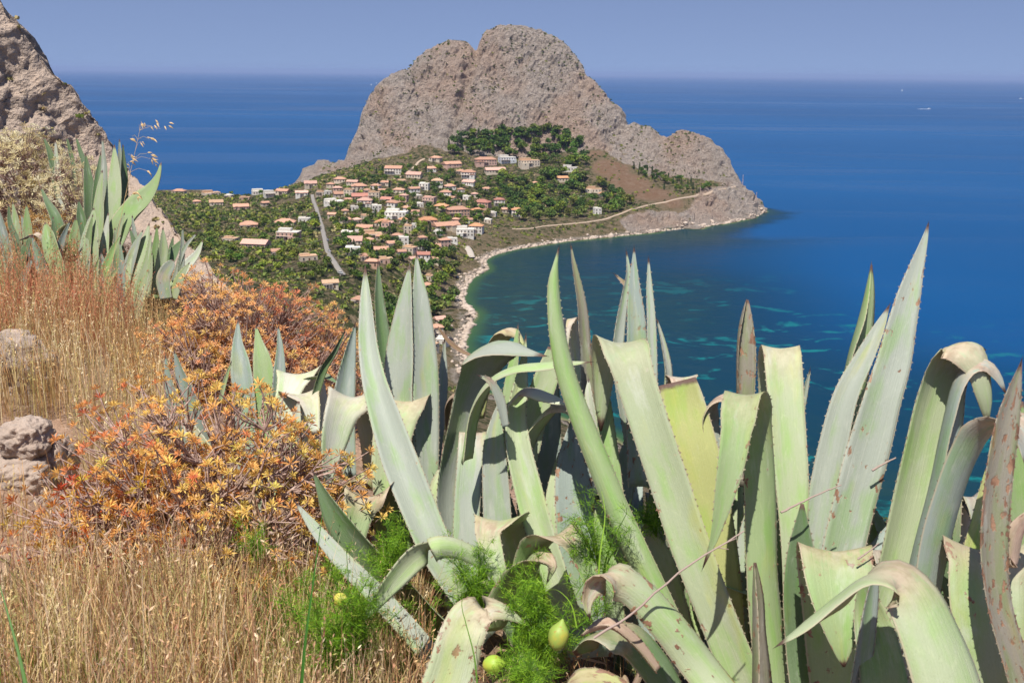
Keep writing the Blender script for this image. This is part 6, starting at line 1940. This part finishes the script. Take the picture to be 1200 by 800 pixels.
# ------------------------------------------------------------------ scrub: low bushes nobody could count
def scrub(name, P, size, cols, rng, nq, label):
    n = len(P)
    d = rng.normal(size=(n, nq, 3)); d /= np.linalg.norm(d, axis=2)[..., None]
    d[..., 2] = np.abs(d[..., 2]) * .8
    c = P[:, None] + d * (size[:, None] * rng.uniform(.5, 1, (n, nq)))[..., None]
    s = (size[:, None] * rng.uniform(.25, .5, (n, nq)))[..., None]
    u = rng.normal(size=(n, nq, 3)); u /= np.linalg.norm(u, axis=2)[..., None]
    w = np.cross(u, rng.normal(size=(n, nq, 3))); w /= np.linalg.norm(w, axis=2)[..., None]
    V_ = np.stack([c - u * s - w * s, c + u * s - w * s * .7, c + u * s * .8 + w * s, c - u * s * .7 + w * s * .9], 2).reshape(-1, 3)
    F_ = np.arange(n * nq * 4).reshape(-1, 4)
    cc = np.repeat(cols, nq * 4, 0) * np.repeat(rng.uniform(.6, 1.4, (n * nq, 1)), 4, 0)
    m_ = mesh(name, V_, F_, M_CROWN); cattr(m_, 'tint', np.clip(cc, 0, 1))
    o = obj(name, m_); o.color = (1, 1, 1, 1)
    return tag(o, label, 'scrub', kind='stuff')


srng = np.random.RandomState(31)
N0 = 40000
X = srng.uniform(-480, 400, N0); Y = srng.uniform(480, 1330, N0)
Z = land_z(X, Y)
dens = fbm(np.column_stack([X / 28, Y / 28, X * 0]), 3)
ii = np.clip(np.searchsorted(GX, X), 0, len(GX) - 1); jj = np.clip(np.searchsorted(GY, Y), 0, len(GY) - 1)
rk = rockm.reshape(gx.shape)[jj, ii]; ea = att[:, 2].reshape(gx.shape)[jj, ii]; gr = att[:, 1].reshape(gx.shape)[jj, ii]
ok = (Z > 3.2) & (rk < .4) & (srng.uniform(0, 1, N0) < np.clip(.12 + .75 * gr + dens * .8, .04, 1) * np.clip(1.15 - ea * 1.3, .04, 1))
for (hx, hy, hr_) in house_xy:
    ok &= np.hypot(X - hx, Y - hy) > hr_ + .3
for q in road_c[::2]: ok &= np.hypot(X - q[0], Y - q[1]) > 5
for q in path_c[::2]: ok &= np.hypot(X - q[0], Y - q[1]) > 3.4
P = np.column_stack([X, Y, Z])[ok]
pal = np.array([(0.08, 0.115, 0.03), (0.14, 0.18, 0.04), (0.24, 0.27, 0.045), (0.27, 0.235, 0.10), (0.12, 0.145, 0.055), (0.36, 0.29, 0.14)])
ci = np.clip((2.2 + 2.0 * fbm(P / 35 + 5, 2) + srng.normal(0, 1.3, len(P))), 0, 5).astype(int)
scrub('scrub_vegetation', P, srng.uniform(.8, 2.3, len(P)) * (1 + .4 * (P[:, 0] < -160)), pal[ci], srng, 12, 'low green scrub covering the village slopes')
N1 = 9000
X = srng.uniform(-260, 400, N1); Y = srng.uniform(1180, 1490, N1); Z = land_z(X, Y)
ii = np.clip(np.searchsorted(GX, X), 0, len(GX) - 1); jj = np.clip(np.searchsorted(GY, Y), 0, len(GY) - 1)
rk = rockm.reshape(gx.shape)[jj, ii]
dens = fbm(np.column_stack([X / 40, Y / 40, X * 0 + 9]), 3)
ok = (rk > .4) & (Z > 6) & (srng.uniform(0, 1, N1) < np.clip(.34 + dens * 1.1 + (Z - 120) / 400, .03, 1))
P = np.column_stack([X, Y, Z])[ok]
scrub('cliff_scrub', P, srng.uniform(.6, 2.2, len(P)), pal[srng.randint(0, 5, len(P))] * .75, srng, 9, 'dark bushes dotted over the headland cliffs')
# bushes on the rock slope at the left
k = srng.randint(0, len(CVf), 900)
k = k[(fbm(CVf[k] / 7.0, 2) > .12) & (CVf[k][:, 1] > 60)]
scrub('hillside_scrub', CVf[k], srng.uniform(.12, .42, len(k)), pal[srng.choice([1, 3, 3, 5], len(k))] * 1.3, srng, 14, 'dry olive bushes clinging to the rock slope on the left')

# shore rocks
shore_pts = []
shp = np.array([G(*q) for q in SHORE])
rrng = np.random.RandomState(41)
rv, rf = [], []
bm = bmesh.new(); bmesh.ops.create_icosphere(bm, subdivisions=1, radius=1.0)
iv = np.array([v_.co[:] for v_ in bm.verts]); if_ = np.array([[v_.index for v_ in f_.verts] for f_ in bm.faces]); bm.free()
for k in range(1700):
    i = rrng.randint(0, len(shp) - 1); f = rrng.uniform()
    c = shp[i] * (1 - f) + shp[i + 1] * f
    inland = rrng.gamma(1.5, 1.9) - 2.0
    nx_, ny_2 = (-.15, 1.0) if c[0] > 0 else (-1.0, .15)
    x, y = c[0] + nx_ * inland, c[1] + ny_2 * inland
    s = rrng.gamma(2.0, .36) + .25
    z = float(land_z(x, y)[0])
    if z > 6: continue
    r3 = rrng.uniform(.6, 1.3, 3) * s * np.array([1.2, 1.2, .7])
    rv.append(iv * (1 + rrng.normal(0, .14, (len(iv), 1))) * r3 + np.array((x, y, max(z, -.15) + .1 * s)))
    rf.append(if_ + 12 * 0 + len(iv) * (len(rv) - 1))
m_rock('shore rock', (0.50, 0.41, 0.33), (0.38, 0.30, 0.235), (0.22, 0.16, 0.12), .5, .6, .4)
o = obj('shore_rocks', mesh('shore_rocks', np.concatenate(rv), np.concatenate(rf), MAT['shore rock']))
tag(o, 'pale broken rocks and pebbles along the waterline of the bay', 'rocks', kind='stuff')

# ------------------------------------------------------------------ beacons on the point, boats at sea
t = NT('painted steel'); M_STEEL = t.set((0.55, 0.40, 0.36), .5, .4)
for px, py, hgt, lab in ((870, 217, 12, 'taller lattice mast on the tip of the headland'), (886, 234, 9, 'shorter mast near the water on the tip of the headland')):
    p = land_hit(px, py + 2) if land_hit(px, py + 2) is not None else W(px, py, 1285)
    r = empty('beacon_mast', p, lab, 'mast', 'masts on the tip of the headland')
    v, f = tubes([((a * .5, b * .5, -2), (a * .15, b * .15, hgt), .12, .08) for a in (-1, 1) for b in (-1, 1)] , 4)
    obj('legs', mesh('legs', v, f, M_STEEL), r)
    v, f = tubes([((-.5 + .35 * k / 6, -.5 + .35 * k / 6, hgt * k / 6), (.5 - .35 * k / 6, .5 - .35 * k / 6, hgt * (k + 1) / 6), .07, .07) for k in range(6)], 4)
    obj('bracing', mesh('bracing', v, f, M_STEEL), r)
    v, f = joinm([boxm(-.6, .6, -.6, .6, hgt, hgt + .2), boxm(-.25, .25, -.25, .25, hgt + .2, hgt + 1.1)])
    obj('lantern', mesh('lantern', v, f, M_STEEL), r)
t = NT('white hull'); M_HULL = t.set((0.8, 0.8, 0.8), .35, .5)
t = NT('sailcloth'); M_SAIL = t.set((0.8, 0.78, 0.74), .8, .2)
t = NT('sea foam'); M_FOAM = t.set((0.75, 0.78, 0.8), .9, .2)


def hull(L, B, Hh):
    n = 9
    xs = np.linspace(-L / 2, L / 2, n)
    V_, F_ = [], []
    for i, x in enumerate(xs):
        t_ = i / (n - 1)
        b = B / 2 * (1 - max(0, (t_ - .45) / .55) ** 2) * (.85 + .15 * min(1, t_ * 4)) + .02
        V_ += [(x, -b, Hh * (1 + .25 * t_)), (x, -b * .7, .0), (x, 0, -.4), (x, b * .7, .0), (x, b, Hh * (1 + .25 * t_))]
    for i in range(n - 1):
        for k in range(4):
            a = i * 5 + k
            F_.append((a, a + 5, a + 6, a + 1))
        F_.append((i * 5 + 4, i * 5 + 9, i * 5 + 5, i * 5))
    F_.append((0, 1, 2, 3, 4))
    return V_, F_


def boat(px, py, L, rz, sail, wake, label):
    p = G(px, py, 0)
    r = empty('sailing_boat' if sail else 'motor_boat', p, label, 'boat', 'boats on the open sea', rz)
    v, f = hull(L, L * .3, L * .09)
    obj('hull', mesh('hull', v, f, M_HULL, smooth=False), r)
    if sail:
        v, f = tubes([((L * .08, 0, 0), (L * .06, 0, L * 1.25), .12, .06), ((L * .08, 0, L * .18), (-L * .4, 0, L * .17), .09, .06)], 6)
        obj('mast', mesh('mast', v, f, M_STEEL), r)
        v = [(L * .06, 0, L * .2), (-L * .38, .3, L * .2), (L * .05, 0, L * 1.22), (-L * .16, .9, L * .6), (-L * .17, .2, L * .2), (L * .05, .3, L * .65)]
        obj('mainsail', mesh('mainsail', v, [(0, 4, 5), (4, 1, 3), (4, 3, 5), (5, 3, 2)], M_SAIL), r)
        v = [(L * .48, 0, L * .12), (L * .1, .8, L * .16), (L * .07, 0, L * 1.0), (L * .2, .9, L * .45)]
        obj('jib', mesh('jib', v, [(0, 1, 3), (1, 2, 3), (2, 0, 3)], M_SAIL), r)
    else:
        v, f = joinm([boxm(-L * .25, L * .16, -L * .1, L * .1, L * .09, L * .19), boxm(-L * .2, L * .05, -L * .085, L * .085, L * .19, L * .26)])
        obj('cabin', mesh('cabin', v, f, M_HULL), r)
        v, f = joinm([boxm(L * .161, L * .17, -L * .09, L * .09, L * .13, L * .17), boxm(-L * .2, L * .1, -L * .102, -L * .1005, L * .135, L * .17), boxm(-L * .2, L * .1, L * .1005, L * .102, L * .135, L * .17)])
        obj('windows', mesh('windows', v, f, M_GLASS), r)
    if wake:
        rg = np.random.RandomState(int(px))
        n = 120
        x = -L * .4 - rg.gamma(1.5, wake * .28, n); y = rg.normal(0, 1, n) * (L * .08 + np.abs(x) * .09)
        s = rg.uniform(.6, 1.8, n)
        P = np.concatenate([iv * np.array([s_ * 2.2, s_, s_ * .35]) + np.array((a, b, .05)) for a, b, s_ in zip(x, y, s)])
        Fk = np.concatenate([if_ + len(iv) * i for i in range(n)])
        o = obj('wake', mesh('wake', P, Fk, M_FOAM), r); o['kind'] = 'stuff'


boat(1057, 107, 24, .4, True, 0, 'white sailing boat far out near the horizon')
boat(1089, 128, 20, .15, False, 42, 'white motor boat trailing a short wake, right of the sailing boat')
boat(1196, 116, 26, math.pi, False, 70, 'motor boat throwing spray at the right picture edge')
boat(435, 100, 18, .6, True, 0, 'tiny sailing boat just left of the headland, lower of two')
boat(441, 98, 16, .6, True, 0, 'tiny sailing boat closest to the left cliff of the headland')
# ------------------------------------------------------------------ the air over the sea
hb = bmesh.new()
bmesh.ops.create_cube(hb, size=1.0)
bmesh.ops.scale(hb, vec=(410000, 410000, 260), verts=hb.verts)
bmesh.ops.translate(hb, vec=(0, 0, 118), verts=hb.verts)
hm = bpy.data.meshes.new('haze')
hb.to_mesh(hm); hb.free()
ht = bpy.data.materials.new('sea haze')
ht.use_nodes = True
hn = ht.node_tree.nodes
hn.remove(hn['Principled BSDF'])
hv = hn.new('ShaderNodeVolumePrincipled')
hv.inputs['Color'].default_value = (0.40, 0.53, 0.84, 1)
hv.inputs['Density'].default_value = 1.0 / 30000.0
hv.inputs['Anisotropy'].default_value = 0.0
ht.node_tree.links.new(hv.outputs[0], hn['Material Output'].inputs['Volume'])
hm.materials.append(ht)
haze = obj('haze', hm)
tag(haze, 'thin pale haze over the open sea', 'haze', kind='stuff')
